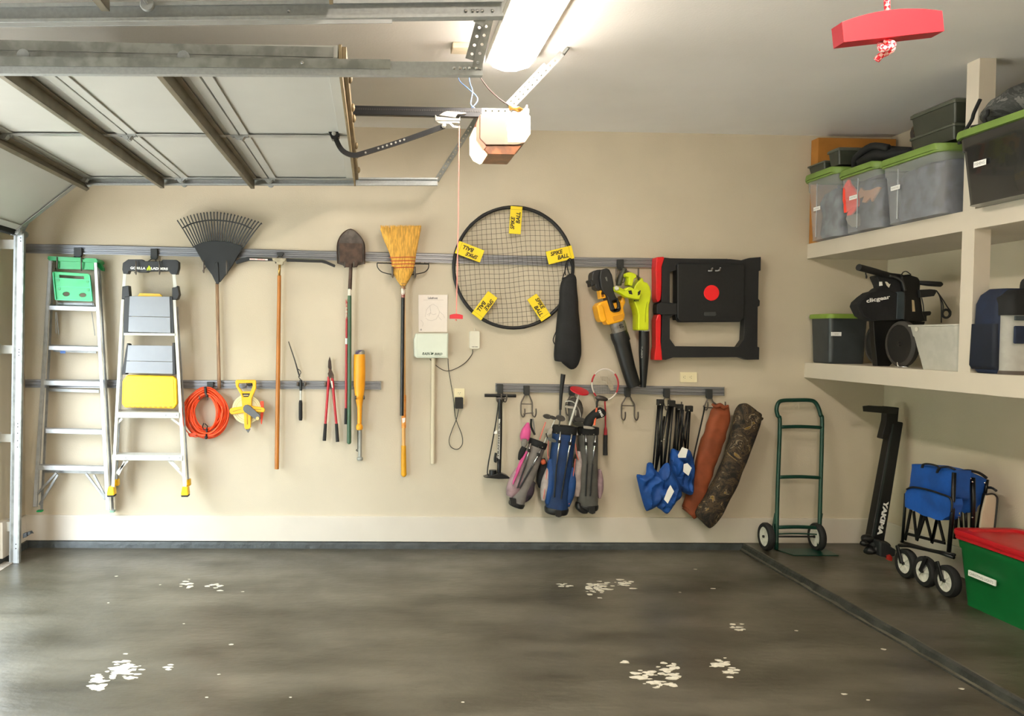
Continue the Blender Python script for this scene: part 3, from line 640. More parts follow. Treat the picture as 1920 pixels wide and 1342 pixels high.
g = G(); stroke(g, [(100,511),(105,562)], .164, 2, .018); stroke(g, [(168,516),(173,564)], .164, 2, .018); stroke(g, [(103,521),(168,525)], .162, 1.4, .01); stroke(g, [(106,561.5),(172,564)], .162, 2, .012); stroke(g, [(106,537.5),(170,539)], .161, 1.2, .006); g.done('tray_rim', mat('mint_green', '#35d08a', .4), tr)
for x, y in ((109,525),(164,528),(111,541.5),(165,543.5)): disc(x, y, .161, .010, .003, 12).done('tray_boss', greenp, tr)
for pts in (((103,521),(106,573)), ((107,562),(108,572)), ((171,540),(174,575)), ((104,585),(105,625)), ((106,585),(110,627)), ((172,585),(178,629))):
    rod(pts, .13, .7, 6, 0).done('tray_strut', whal2, L1)

# ------------------------------------------------------------------ second step ladder, black top and yellow feet
QO = .06
yel = mat('yellow_plastic', '#f0bd00', .4, var=.04)
L2 = thing('step_ladder', 'white step ladder with black handle top, wide grey treads and yellow feet', 'ladder', q(278, 930, .1))
blk = MC['black_plastic']
slab([(230,493),(240,486),(266,486),(270,489.5),(302,489.5),(305,486.5),(330,487),(335,491),(335,502),(332,514),(321,514),(316,508),(278,508.5),(275,510.5),(258,510),(255,508),(242,507.5),(240,513),(231,513),(229,505)], .10, .155).done('handle_top', blk, L2, bevel=.006)
txw = mat('white_print', '#f2f2ee', .6, var=0)
wtext('GORILLA', 258.7, 502.6, .157, 27, 4.6, txw, L2, ang=-1, bold=.05); wtext('LADDERS', 299, 503.6, .157, 30, 4.6, txw, L2, ang=-1, bold=.05)
slab([(274.5,506.5),(276,502),(278,500),(279,497.3),(281,499.5),(282.5,502),(282,506.5),(279.8,506.5),(279.3,504),(278,506.5)], .155, .158).done('badge', mat('lime_print', '#c4cf1c', .5), L2)
for s_, pts in ((0, ((234, 512), (232, 538))), (1, ((326, 513), (328.5, 540)))):
    rail2(*pts[0], *pts[1], 6.5, 6.5, .09, .135, 'upper_tube', mat('satin_white', '#c6c6be', .4), L2)
slab([(229,537),(241,535),(243,556),(241,561),(228,561)], .085, .145).done('sleeve', blk, L2, bevel=.004)
slab([(322.5,539),(329,538),(333,535),(336,552),(333,560),(330,562),(322.5,562)], .085, .145).done('sleeve', blk, L2, bevel=.004)
swm = MC['satin_white']
rail2(229.8, 561, 211.5, 914, 5.5, 6.2, .11, .15, 'side_rail', swm, L2); rail2(326.6, 562, 346.5, 914, 6, 6.5, .11, .15, 'side_rail', swm, L2)
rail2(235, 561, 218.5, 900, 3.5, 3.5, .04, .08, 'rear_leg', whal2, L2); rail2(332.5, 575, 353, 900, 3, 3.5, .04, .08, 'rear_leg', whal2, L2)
slab([(233,556),(243,555),(240,624),(232,626),(231,600)], .09, .155).done('tread_side', blk, L2, bevel=.003)
slab([(318,555),(323,556),(326.5,624),(321,625)], .09, .155).done('tread_side', blk, L2, bevel=.003)
slab([(238,643),(242,645),(236,702),(228,702)], .09, .155).done('tread_side', blk, L2, bevel=.003)
slab([(323,643),(327,642),(329.5,702),(323,703)], .09, .155).done('tread_side', blk, L2, bevel=.003)
tread = mat('grey_tread', '#8b8f96', .45, .15, var=.03)
def panel2(pts, label):
    (x0, y0), (x1, y1), (x2, y2), (x3, y3) = pts; ym0, ym1 = y0+(y3-y0)*.56, y1+(y2-y1)*.56
    o = slab([(x0,y0),(x1,y1),(x1+(x2-x1)*.56,ym1),(x0+(x3-x0)*.56,ym0)], .135, .158).done('tread', tread, L2, bevel=.002)
    slab([(x0+(x3-x0)*.57,ym0+.7),(x1+(x2-x1)*.57,ym1+.7),(x2,y2),(x3,y3)], .135, .158).done('tread_lip', tread, o, bevel=.002)
panel2([(243,555),(318,556),(320,624),(240,622)], ''); panel2([(240,647),(323,648),(324,701),(235,699)], '')
G().prism([[q(x, y, .135) for x, y in [(257,556),(262,549.5),(299,550.5),(305,556)]]], (0, .02, 0)).done('tray_tab', yel, L2, bevel=.002)
for (x0,y0,x1,y1) in ((232,624,328,628.5),(217.5,772.5,336,783),(210,852.5,342,862.5)):
    o = G().hexa([q(x0,y0,.158), q(x1,y0+1,.158), q(x1-4,y0-4,.07), q(x0+6,y0-5,.07)], [q(x0,y1,.158), q(x1,y1+1,.158), q(x1-4,y1,.07), q(x0+6,y1,.07)]).done('step', swm, L2, bevel=.002)
    if y0 > 700:
        for x in (x0+5, x0+25, x1-25, x1-5): disc(x, (y0+y1)/2+.5, .158, .006, .004, 8).done('rivet', whal2, o)
for pts in (((229,784),(216,798)), ((321,784),(340,798)), ((240,863),(213,892)), ((234,864),(222,890)), ((316,863),(344,892)), ((322,864),(336,880))):
    g = G(); stroke(g, pts, .135, 4, .006); g.done('brace', swm, L2, bevel=.001)
ty = slab([(238,703),(324,705),(331,711),(332,757),(326,766),(234,764),(228,757),(229,714)], .12, .165).done('tool_tray', yel, L2, bevel=.008)
g = slab([(236,709),(325,710),(327,756),(233,757)], .165, .168); g.done('tray_panel', yel, ty, bevel=.003)
for i in range(9): slab([(240+i*9.6,761.5),(247+i*9.6,761.7),(246+i*9.6,764.2),(241+i*9.6,764)], .16, .1655).done('tray_rib', mat('dark_yellow', '#a87c00', .5), ty)
for x, y in ((207.5,921.5),(346.5,921.5)):
    slab([(x-5,y-9),(x+5,y-9),(x+6.5,y+5),(x+6,y+7),(x-7,y+7),(x-7.5,y+4)], .10, .16).done('foot', yel, L2, bevel=.005)
    slab([(x-7,y+7),(x+6,y+7),(x+5.5,y+10),(x-6.5,y+10)], .10, .16).done('foot_pad', MC['rubber'], L2)
for x, y in ((218,905),(353,905)): slab([(x-3,y-6),(x+2.5,y-6),(x+3,y+6),(x-3,y+6)], .04, .09).done('rear_foot', yel, L2, bevel=.004)

QO = 0.0
# ------------------------------------------------------------------ leaf rake
rk = thing('leaf_rake', 'black fan leaf rake hung head up with a thin wooden handle', 'rake', q(410, 715, .05))
rakem = mat('rake_plastic', '#15191b', .5, var=.1)
cx, cy = 406, 527
body = [(363,461),(378,454.5),(395,451.5),(412,451.5),(432,454),(452,460),(455,464),(436,497),(424,514),(412,529),(404,529),(397,515),(381,493)]
slab(body, .055, .075).done('head', rakem, rk, bevel=.003)
g = G(); stroke(g, [(406,492),(408,532)], .078, 6, .012); g.done('socket', rakem, rk, bevel=.003)
T0 = [(332.5,413),(338.5,410.5),(344.5,408),(351,405.5),(357,403.5),(363.5,402),(369.5,400.5),(376,399.5),(382,398.5),(388,398),(394.5,397.5),(401,397.5),(407.5,397.5),(414,398.2),(420.5,399),(427,400),(433.5,401.2),(440,402.5),(446.5,404),(453,405.8),(459.5,407.5),(466,409.5),(472,411.5),(478.5,413.5),(484.5,415.5),(490,418)]
for i, (x, y) in enumerate(T0):
    f = i/(len(T0)-1); bx = 364+f*90; by = 461 - 10*math.sin(math.pi*f)*1.0 + (2 if f > .9 else 0)
    P = [q(bx, by+3, .065), q(bx+(x-bx)*.6, by+(y-by)*.6, .085), q(x, y, .09), q(x+.8, y+1.8, .035)]
    g = G(); 
    for j in range(3): g.bar(P[j], P[j+1], (.0085, .0075, .006)[j], .006)
    g.done('tine', rakem, rk)
rod([(341,428),(360,419),(385,413.5),(408,413),(432,415.5),(455,421),(472,429)], .085, 1.3, 6, 4).done('cross_band', rakem, rk)
rod([(407,530),(409,640),(411,728)], .055, [3.1,3.3,3.4], 10, 2).done('handle', mat('worn_wood', '#9a7c60', .6, var=.25, vs=10, stretch=(6,6,.6)), rk, smooth=True)

# ------------------------------------------------------------------ long handled grass tool (T head)
sq_ = thing('floor_scraper', 'black T-shaped scraper hung head up on an orange-brown pole', 'floor scraper', q(519, 880, .06))
rod([(441,491),(455,485.5),(470,484.5),(520,486),(580,488),(603,489),(613,492),(627,500)], .065, 1, 4, 3)  .bm.free()
bladem = mat('blade_black', '#15171a', .35, var=.1)
slab([(440,489),(452,484),(464,482),(512,484.5),(512,489),(466,488.5),(456,491),(443,495)], .05, .08).done('blade', bladem, sq_, bevel=.003)
slab([(537,485),(604,487.5),(612,489),(629,497),(627,501),(612,494.5),(603,492),(537,490)], .05, .08).done('blade', bladem, sq_, bevel=.003)
slab([(452,484),(466,481.5),(535,484),(606,486.5),(628,495.5),(626,497),(604,488.5),(462,484)], .045, .06).done('blade_edge', mat('olive_edge', '#6f7259', .5), sq_)
slab([(468,484.2),(502,485.6),(502,488),(468,487)], .08, .0815).done('sticker', mat('pink_sticker', '#d7a7a0', .6, hex2='#efe9e2', vs=40), sq_)
slab([(510,483),(537,484),(535,489),(531,491),(530,496),(520,496),(518,491),(511,488)], .05, .088).done('head_bracket', mat('galv_bracket', '#a79f88', .4, .5, var=.15, vs=30), sq_, bevel=.003)
rod([(524.5,494),(523.5,517)], .075, 2.4, 10, 0).done('ferrule', MC['brass'] if 'brass' in MC else chrome, sq_, smooth=True)
rod([(523.7,516),(521.5,690),(519,879)], .07, [3.4,4.0,4.2], 12, 2).done('handle', mat('orange_wood', '#b06d28', .35, var=.14, vs=8, stretch=(5,5,.5)), sq_, smooth=60)

# ------------------------------------------------------------------ shovels
sh1 = thing('round_shovel', 'pointed round shovel hung behind the square spade, red handle below', 'shovel', q(648, 800, .05))
rustm = mat('rusty_steel', '#4e3c31', .55, .3, var=.3, vs=18, bump=.1)
greyst = mat('worn_steel', '#5d554f', .5, .35, var=.3, vs=14)
def blade_surface(outline, off, bulge, cx, hw):
    g = slab(outline, off-.004, off)
    for v in g.bm.verts:
        pass
    return g
out = [(633,494),(632,462),(636,447),(644,436),(657.5,429.5),(670,437),(680,450),(684,464),(684,495),(672,497),(669,501),(647,501),(642,497)]
slab(out, .035, .041).done('blade', greyst, sh1, bevel=.002)
rod([(633,494),(632,462),(636,447),(644,436),(657.5,429.5),(670,437),(680,450),(684,464),(684,495)], .046, 1.0, 6, 3).done('blade_rim', rustm, sh1)
rod([(650,560),(650,600)], .045, 2, 10, 0).done('shaft', mat('cream_shaft', '#cfc5ae', .4, hex2='#b94a40', vs=40), sh1)
rod([(650.5,598),(649,768)], .045, 2.6, 10, 0).done('handle', mat('red_shaft', '#b5222c', .4), sh1, smooth=60)
G().tube([q(650.2,634,.045), q(650,645,.045)], 2.75*PX, 10).done('sticker', txw, sh1)
rod([(649,765),(648.3,795)], .045, 3.0, 10, 0).done('grip', MC['rubber'], sh1, smooth=60)
sh2 = thing('square_spade', 'brown rusty square spade hung head up with a dark green handle', 'shovel', q(654, 830, .08))
slab([(636,457),(679,458),(680,492),(672,493),(668,501),(647,501),(643,493),(637,492)], .07, .078).done('blade', rustm, sh2, bevel=.003)
slab([(635.5,455.5),(679.5,456.5),(679.5,459.5),(635.5,458.5)], .06, .082).done('foot_rest', rustm, sh2)
rod([(658,494),(657,520),(656,543)], .085, [3,3.6,3.8], 10, 2, flat=.8).done('socket', MC['rusty_steel'], sh2, smooth=60)
G().tube([q(655.7,542,.085), q(655.2,554,.085)], 3.6*PX, 12).done('sticker', mat('white_sticker', '#d9d3c6', .6), sh2, smooth=60)
rod([(655.6,541),(655.3,640),(654.8,760),(654.6,829)], .084, [3.4,3.7,3.9,4.2], 12, 3).ball(q(654.6,828.5,.084), 4.2*PX, 10).done('handle', mat('green_shaft', '#3a5a41', .35, var=.12), sh2, smooth=60)

# ------------------------------------------------------------------ broom and bow rake
br = thing('garden_rake', 'black bow rake hung behind the broom, orange and yellow handle end showing', 'rake', q(757, 892, .04))
rod([(707,493),(755,494),(804,495)], .05, 1.1, 6, 2).done('head_bar', blk, br)
for i in range(13):
    x = 708+i*8
    if 728 < x < 782: continue
    G().tube([q(x, 494, .05), q(x+.6, 491.5, .10)], [.003, .0015], 6).done('tine', blk, br)
rod([(707,493),(708,501),(715,509),(727,513),(740,515),(756,520)], .05, 1.0, 6, 4).done('bow', blk, br); rod([(804,495),(803,503),(796,510),(784,513),(772,515),(756,520)], .05, 1.0, 6, 4).done('bow', blk, br)
owood = mat('pale_orange_wood', '#dfa860', .4, var=.1, vs=8, stretch=(5,5,.5))
rod([(756,520),(757,700),(756.8,836)], .045, 3.5, 12, 2).done('handle', owood, br, smooth=60)
rod([(757.2,740),(757,802)], .045, 4.3, 12, 0).done('label_band', mat('orange_label', '#e08a2c', .5, hex2='#e9a455', vs=30), br, smooth=60)
slab([(754,784),(760,783),(759,791),(755,793)], .060, .0615).done('sticker', txw, br)
rod([(756.8,835),(757,866),(757.3,890)], .045, [4.4,4.9,5.2], 12, 2).ball(q(757.3,889,.045), 5*PX, 10).done('grip', mat('amber_grip', '#d99a08', .45), br, smooth=60)
bm_ = thing('straw_broom', 'golden straw broom with red stitching hung bristles up on black pole', 'broom', q(754, 778, .09))
strawm = mat('straw', '#cf9d3f', .7, var=.25, vs=40, stretch=(3,3,.4))
secs = [(756,536,4.5,.018),(755.5,520,14,.026),(755.5,505,20,.032),(756,492,21.5,.034),(756,480,23.5,.034),(755,465,27.5,.034),(753,445,33.5,.032),(751.5,426,38,.028)]
sack(secs, .095, n=28, k=4, amp=.002, freq=60, sq=2.2).done('bristle_core', strawm, bm_, smooth=True)
g = G(); rr = random.Random(3)
for i in range(330):
    f = rr.uniform(-1, 1); d = rr.choice((-1, 1, -1)); wob = rr.uniform(-.04, .04)
    P = []
    for (x, y, hw, hd) in secs[2:]:
        k_ = math.sqrt(max(0, 1-f*f))
        P.append(q(x + (f+wob*(505-y)/80)*hw, y, .095) + V((0, -d*k_*hd*-1 if d < 0 else k_*hd, 0)) if False else q(x + (f+wob*(505-y)/80)*hw, y, .095) + V((0, d*k_*(hd+.001), 0)))
    x, y, hw, hd = secs[-1]; P.append(q(x+(f+wob)*hw*1.03, y-rr.uniform(0, 4), .095) + V((0, d*math.sqrt(1-f*f)*hd, 0)))
    g.tube(P, [.0016]*(len(P)-1)+[.0008], 3)
g.done('bristle', [strawm], bm_, kind='stuff')
for (x, y, hw, hd) in ((755,483,23.8,.037),(755.3,489.5,22.8,.037),(755.5,495.5,21.8,.037),(755.7,502,21,.036)):
    P = [q(x, y+.6*math.sin(2*a_), .095) + V((math.cos(a_)*hw*PX, math.sin(a_)*hd, 0)) for a_ in [2*math.pi*i/28 for i in range(28)]]
    G().tube(P, .0028, 6, closed=True).done('stitching', mat('red_thread', '#b23a24', .6), bm_)
for y, r in ((532,5.6),(536,5.3),(540,4.8)): G().torus(q(756,y,.095), (0,0,1), r*PX, .003, 18, 6).done('binding', mat('binding_wire', '#a08050', .5), bm_)
rod([(755.8,538),(755.6,558)], .09, 3.6, 12, 0).done('label_band', mat('printed_band', '#8a3a30', .5, hex2='#e5ddd0', vs=40), bm_, smooth=60)
rod([(755.5,556),(754.5,660),(753.5,779)], .09, 3.5, 12, 2).done('handle', mat('black_pole', '#17181a', .3, var=.1), bm_, smooth=60)

# ------------------------------------------------------------------ orange extension cord
oc = thing('extension_cord', 'coiled bright orange extension cord hanging from the lower rail', 'extension cord', q(387, 822, .1))
orangem = mat('orange_cord', '#f2501b', .45, var=.08)
rr = random.Random(5)
allp = []
for i in range(26):
    cx_, cy_ = 386+rr.uniform(-3, 3), 772+rr.uniform(-3, 3); a = 22+20*(i/25)+rr.uniform(-2, 2); b_ = 33+14*(i/25)+rr.uniform(-3, 3); o = .06+rr.uniform(0, .07); tl = rr.uniform(-.35, .35)
    topy = 726 + rr.uniform(0, 8)
    P = []
    for k in range(22):
        t = 2*math.pi*k/22; s_ = math.sin(t); c = math.cos(t); nar = 1-.28*max(0, s_)**2
        P.append(q(cx_ + a*c*nar + tl*s_*10, (cy_ - b_*s_), o + .012*math.sin(t*2+i)) )
    G().tube(smooth_path(P, 2, closed=True), .0052+.0006*rr.random(), 7, closed=True).done('cord_loop', orangem, oc, smooth=True)
rod([(348,760),(343,785),(348,805),(362,818),(372,818)], .12, 1.0, 8, 4).done('cord_tail', orangem, oc, smooth=True)
slab([(352,813),(368,810),(369,815),(362,819),(355,819),(353,816)], .10, .125).done('plug', orangem, oc, bevel=.004)
slab([(386,811),(402,814),(399,819),(390,819)], .10, .125).done('socket_end', orangem, oc, bevel=.004)
rod([(385,725),(386,737),(389,744)], .135, 2.6, 8, 3).done('cord_tie', blk, oc, smooth=True); rod([(382,793),(380,801),(385,806),(389,799),(384,794)], .135, 1, 6, 4).done('cord_tie', blk, oc)
rod([(388,803),(387,818)], .13, 1.8, 8, 0).ball(q(386.5,820,.13), 3.3*PX, 10).done('toggle', blk, oc, smooth=True)

# ------------------------------------------------------------------ tape reel
tp = thing('tape_reel', 'yellow open-frame measuring tape reel with grey crank and orange pin', 'tape measure', q(463, 810, .08))
tpy = mat('reel_yellow', '#f2b40c', .4, var=.05)
disc(463, 767, .06, 27*PX, .022, 36).done('tape_disc', mat('tape_cream', '#d8cda0', .6, var=.05), tp, smooth=40, bevel=.003)
for r in (20, 23.5): G().torus(q(463,767,.083), (0,1,0), r*PX, .0015, 32, 5).done('tape_ring', mat('tape_beige', '#c2b47e', .6), tp)
slab([(443,712),(478,712),(480,714),(480,728),(478,733),(471.5,748),(471.5,761),(494,764),(497,768),(495,773),(478,772),(470.5,772),(470,801),(466,804.5),(460,804.5),(458,801),(457,774),(434,777),(430,773),(430,768),(433,765),(454,762),(452,741),(442,724),(441,715)], .085, .105,
     [[(448,718.5),(473,718),(474,722),(470,733.5),(454.5,734),(447,724)], [(453.5,737.5),(469,737.5),(466,744),(456.5,744)]]).done('frame', tpy, tp, bevel=.004)
slab([(453.5,737.5),(469,737.5),(466,744),(456.5,744)], .088, .098).done('window', blk, tp)
slab([(456,740.2),(466,740.2),(465.5,741.8),(456.5,741.8)], .098, .0995).done('window_print', mat('pale_print', '#b9a878', .5), tp)
slab([(462.5,776),(463.8,776),(465,795),(463,796.5)], .105, .1065).done('slot', MC['dark_yellow'], tp); slab([(435,770.8),(451,767),(451,768),(437,771.8)], .105, .1065).done('slot', MC['dark_yellow'], tp); slab([(474,766.3),(490,767.2),(490,768.6),(476,767.8)], .105, .1065).done('slot', MC['dark_yellow'], tp)
crk = mat('grey_plastic', '#606365', .45, var=.06)
g = G(); P = [q(462, 766, .108), q(484, 783, .118)]
slab([(456,763),(459,759.5),(464,758.5),(469,761),(488,779),(488,786),(482,788),(470,780),(458,772),(455.5,768)], .106, .122).done('crank', crk, tp, bevel=.004)
disc(483.5, 784, .122, .013, .02, 14).done('crank_knob', mat('cream_knob', '#d9b877', .5), tp, bevel=.002)
slab([(460.5,805),(469.5,804),(465,811.5)], .08, .10).done('tip', crk, tp, bevel=.002)
slab([(488,752),(494,752),(494.5,765),(493,780),(490.5,796),(489,793),(488,776)], .06, .075).done('stake', mat('orange_stake', '#ee4a26', .5), tp, bevel=.002)

# ------------------------------------------------------------------ pruning saw, loppers
sw = thing('pruning_saw', 'slim hand tool with long dark blade, white shaft and black grip', 'saw', q(563, 788, .04))
rod([(541,640),(553,676),(559,697),(562,706)], .05, [.9,1.3,1.6,1.4], 6, 3).done('blade', MC['dark_metal'], sw, smooth=True)
rod([(557,691),(562,694),(564,699),(560,706),(565,713)], .052, .9, 6, 4).done('linkage', MC['dark_metal'], sw, smooth=True)
rod([(564,712),(564,732)], .05, 2.6, 10, 0).done('collar', blk, sw, smooth=60); rod([(564,731),(563.7,752)], .05, 2.0, 10, 0).done('shaft', swm, sw, smooth=60)
rod([(563.7,750),(563.6,756),(563.6,783),(563.5,788)], .05, [2.2,3.5,3.6,2.6], 12, 2).done('grip', MC['rubber'], sw, smooth=60)
lp = thing('loppers', 'red-handled loppers with dark blades hung pointing up', 'loppers', q(620, 828, .04))
slab([(618,668),(621,677),(622,690),(621,699),(617,695),(615,688),(615.5,677)], .045, .052).done('blade', mat('brown_blade', '#3b2f28', .4, .4), lp, bevel=.001)
slab([(616,690),(621,694),(624,704),(619,706),(616,700)], .052, .058).done('blade', mat('rust_blade', '#6b4b37', .5, .3), lp, bevel=.001)
slab([(614.5,700),(618,694),(622,694),(626,703),(626,710),(620,708),(616.5,710)], .045, .06).done('pivot', MC['rusty_steel'], lp, bevel=.001)
for a, b_, c in (((616.5,706),(613.5,750),(610,796)), ((623,706),(626.5,750),(631,796))):
    rod([a, b_, c], .05, [2.6,2.5,2.4], 10, 2).done('handle', MC['red_shaft'], lp, smooth=60)
for a, b_ in (((610.3,794),(608.2,826)), ((630.8,794),(633,828))): rod([a, b_], .05, [3.0,3.4], 10, 0).done('grip', MC['rubber'], lp, smooth=60)
slab([(620,714),(623,714),(624.5,727),(622,727)], .061, .0625).done('sticker', mat('cream_print', '#d8cfc0', .6), lp)
# ------------------------------------------------------------------ bats
bt = thing('plastic_bat', 'fat yellow plastic toy bat hung barrel up', 'bat', q(674, 805, .06))
rod([(674,664),(674,668),(674,700),(673.8,722),(674,745),(674.3,765),(674,795)], .075, [9.6,10.6,11,10.5,7.8,4.4,3.7], 20, 4).done('barrel', mat('bat_yellow', '#f0a21c', .4, var=.04), bt, smooth=60)
rod([(674,795),(674,799),(674,804),(674,806)], .125, [4,6.4,6.2,4], 16, 2).done('knob', MC['bat_yellow'], bt, smooth=60)
bt2 = thing('metal_bat', 'grey metal baseball bat behind the yellow one, tip and knob showing', 'bat', q(675, 862, .04))
rod([(675,655.5),(675,658),(675,664),(675,680),(675,720),(675,760),(675,800),(675,857)], .045, [5.5,8.6,9.3,9.3,8,5,3.6,3.5], 16, 3).done('barrel', mat('bat_grey', '#9b9b93', .4, .3), bt2, smooth=60)
slab([(666,664),(668,659),(673,656.5),(680,657),(674,660),(671,664)], .083, .085).done('cap_print', mat('purple_print', '#4a3c5e', .5), bt2)
rod([(675,856),(675,858),(675,862),(675,863)], .045, [3.5,5.7,5.7,4], 14, 1).done('knob', MC['bat_grey'], bt2, smooth=60)
rod([(670.5,806),(670.7,838),(670,842),(667.5,844),(671,846),(669,842)], .05, .6, 6, 3).done('lanyard', blk, bt2)
# ------------------------------------------------------------------ round net with yellow tags
nt_ = thing('round_net', 'round black-rimmed game net with five yellow tags hung on the wall', 'game net', q(962, 618, .04))
ncx, ncy, nrx, nry = 962.5, 501.5, 111.5, 113.2
def ring_pt(a, k=1.0, off=.05): return q(ncx + nrx*k*math.cos(a), ncy - nry*k*math.sin(a), off)
rimm = mat('black_rim', '#141416', .55, var=.2, vs=40)
P = [ring_pt(2*math.pi*i/72) for i in range(72)]
G().tube(P, [.013+.002*noise.noise(V((i*.9, 0, 0))) for i in range(72)], 10, closed=True).done('rim', rimm, nt_, smooth=True)
g = G(); N_ = 25; sp = 9.1
def net_xy(i, j):
    x = ncx + i*sp + 2.0*noise.noise(V((i*.21, j*.16, 2))) + j*.7; y = ncy + j*sp*1.02 + 3.2*noise.noise(V((i*.17, j*.2, 9))) - i*.55
    return x, y
def inside(x, y): return ((x-ncx)/nrx)**2 + ((y-ncy)/nry)**2 < .985
def netline(fixed, horiz):
    run = []
    for s_ in range(-34, 35):
        i, j = (s_*.5, fixed) if horiz else (fixed, s_*.5)
        x, y = net_xy(i, j)
        if inside(x, y): run.append(q(x, y, .05+.004*noise.noise(V((i*.3, j*.3, 1)))))
        else:
            if len(run) > 2: break
            run = []
    if len(run) > 2: g.tube(run, .0011, 4)
for k in range(-13, 14): netline(k, True); netline(k, False)
g.done('net', mat('net_cord', '#2b2a26', .8), nt_, kind='stuff')
tagy = mat('tag_yellow', '#f3d622', .6, var=.04)
inkm = mat('black_ink', '#0d0d0d', .6, var=0)
for (c0, c1, wd, ta, flip) in (((968.5,387),(965,438.5),22,0,0), ((1074,472),(1026,484),24.5,0,0), ((1024,597),(997,556),21,0,1), ((893,594),(924,552),22,0,0), ((857,463),(904,481),24,0,1)):
    a, b_ = q(*c0, .07), q(*c1, .07); d = (b_-a).normalized(); s_ = d.cross(V((0,1,0))); w2 = wd*PX/2
    tg = G().hexa([a-s_*w2, a+s_*w2, b_+s_*w2, b_-s_*w2], [p_+V((0,-.006,0)) for p_ in (a-s_*w2, a+s_*w2, b_+s_*w2, b_-s_*w2)]).done('tag', tagy, nt_, bevel=.002)
    G().hexa([a-s_*w2+d*.022, a+s_*w2+d*.022, a+s_*w2+d*.025, a-s_*w2+d*.025], [p_+V((0,-.0065,0)) for p_ in (a-s_*w2+d*.022, a+s_*w2+d*.022, a+s_*w2+d*.025, a-s_*w2+d*.025)]).done('seam', mat('tag_seam', '#c9ac12', .6), tg)
    u = {(968.5,387): -d, (1074,472): -d, (1024,597): d*-1, (893,594): d*-1, (857,463): d*-1}[c0]
    if c0 == (1024,597): u = d*1
    # reading direction and the up side of the print, as on each tag
    u = {968.5: (a-b_), 1074: (a-b_), 1024: (a-b_), 893: (a-b_), 857: (a-b_)}[c0[0]].normalized(); v = V((0,-1,0)).cross(u)*-1
    v = u.cross(V((0,1,0)))*-1
    n_ = u.cross(v)
    if n_.y > 0: v = -v
    c = (a+b_)/2 + V((0,-.0068,0)); lx_ = .052
    words('SPIKE', c - u*.022 + v*.022, u, v, .030, .092, inkm, tg, shear=.2, bold=.03); words('BALL', c + u*.018 - v*.016, u, v, .030, .084, inkm, tg, shear=.2, bold=.03)
# black drawstring bag
bg_ = thing('drawstring_bag', 'black drawstring bag hanging from the right edge of the round net', 'bag', q(1063, 686, .08))
blackcloth = mat('black_cloth', '#131415', .8, var=.25, vs=12, bump=.15, bs=50)
sack([(1066,514,5,.02),(1068,520,11,.03),(1066,545,16,.04),(1065,580,19,.055),(1065,620,22.5,.065),(1064,650,24.5,.065),(1063,668,24.5,.06),(1063,680,20,.05),(1060,685,8,.03)], .11, seed=4, amp=.008, freq=8).done('body', blackcloth, bg_, smooth=True)
for pts in (((1060,516),(1060,500),(1066,486),(1072,500),(1073,516)), ((1068,516),(1064,500),(1068,484),(1075,495),(1076,512)), ((1054,524),(1060,505),(1063,488)), ((1046,614),(1037.5,635),(1040,645),(1047,655))):
    rod(pts, .115, 1.0, 6, 4).done('drawstring', blackcloth, bg_, smooth=True)
rod([(1045,618),(1045,640),(1047,652),(1045,670)], .10, .9, 5, 3).done('yellow_edge', tagy, bg_)

# ------------------------------------------------------------------ leaf blowers
b1 = thing('leaf_blower', 'yellow and black cordless leaf blower with long black nozzle, left one', 'leaf blower', q(1186, 727, .12))
dwy = mat('blower_yellow', '#f3ab12', .4, var=.04)
slab([(1123,568),(1142,561),(1146,569),(1164,565),(1168,553),(1172,559),(1173,567),(1169,577),(1172,590),(1171,597),(1168,602),(1150,607),(1140,609.5),(1136,602),(1126,603),(1122,592),(1118,575)], .08, .20).done('body', dwy, b1, bevel=.010)
slab([(1118.5,572),(1128,571),(1132,575),(1138,600),(1134,603.5),(1128,604),(1124,597)], .10, .215).done('side_cover', dwy, b1, bevel=.008)
slab([(1149,594),(1168,588),(1170,596),(1152,602)], .20, .206).done('badge', mat('dark_amber', '#c98a10', .5), b1, bevel=.002)
slab([(1126,508),(1137,502),(1143,505),(1148,515),(1151,530),(1152,548),(1156,557),(1163,566),(1165,579),(1162,584),(1152,586),(1146,582),(1141,566),(1138,555),(1131,548),(1127,540),(1124,520)], .10, .225,
     [[(1149,565),(1157,562),(1159,576),(1154,580)]]).done('handle', blk, b1, bevel=.010)
slab([(1112,510),(1120,505.5),(1127,505),(1128,518),(1128,540),(1124,545),(1117,541),(1116,534),(1109,537.5),(1108,530),(1105,528),(1106,524),(1110,524),(1110,515)], .08, .19).done('battery', blk, b1, bevel=.010)
slab([(1124.5,545),(1133,543),(1136,558),(1127,560)], .12, .205, [[(1127,548),(1132,547),(1133.5,556),(1128.5,557)]]).done('latch', dwy, b1, bevel=.002)
wtext('20V', 1137, 523, .227, 8, 3, mat('grey_print', '#8d8d88', .6), b1, ang=-75)
rod([(1157,604),(1161,618),(1163,627)], .14, [14,14,13.5], 20, 1).done('collar', mat('smoke_plastic', '#6d6860', .25, var=.2, vs=30), b1, smooth=60)
wtext('60', 1165, 611, .20, 8, 8, inkm, b1, ang=-70)
rod([(1159.5,622),(1162,630),(1166,641)], .14, [15.5,16.5,16], 22, 1).done('nozzle_ring', blk, b1, smooth=60)
rod([(1165,640),(1178,690),(1189,724)], .14, [15.0,13.2,12.2], 22, 2).done('nozzle', mat('nozzle_black', '#101213', .4, var=.1), b1, smooth=60)
b2_ = thing('leaf_blower', 'lime green leaf blower with slim black nozzle, right one', 'leaf blower', q(1209, 727, .10))
limey = mat('blower_lime', '#c9d614', .4, var=.05)
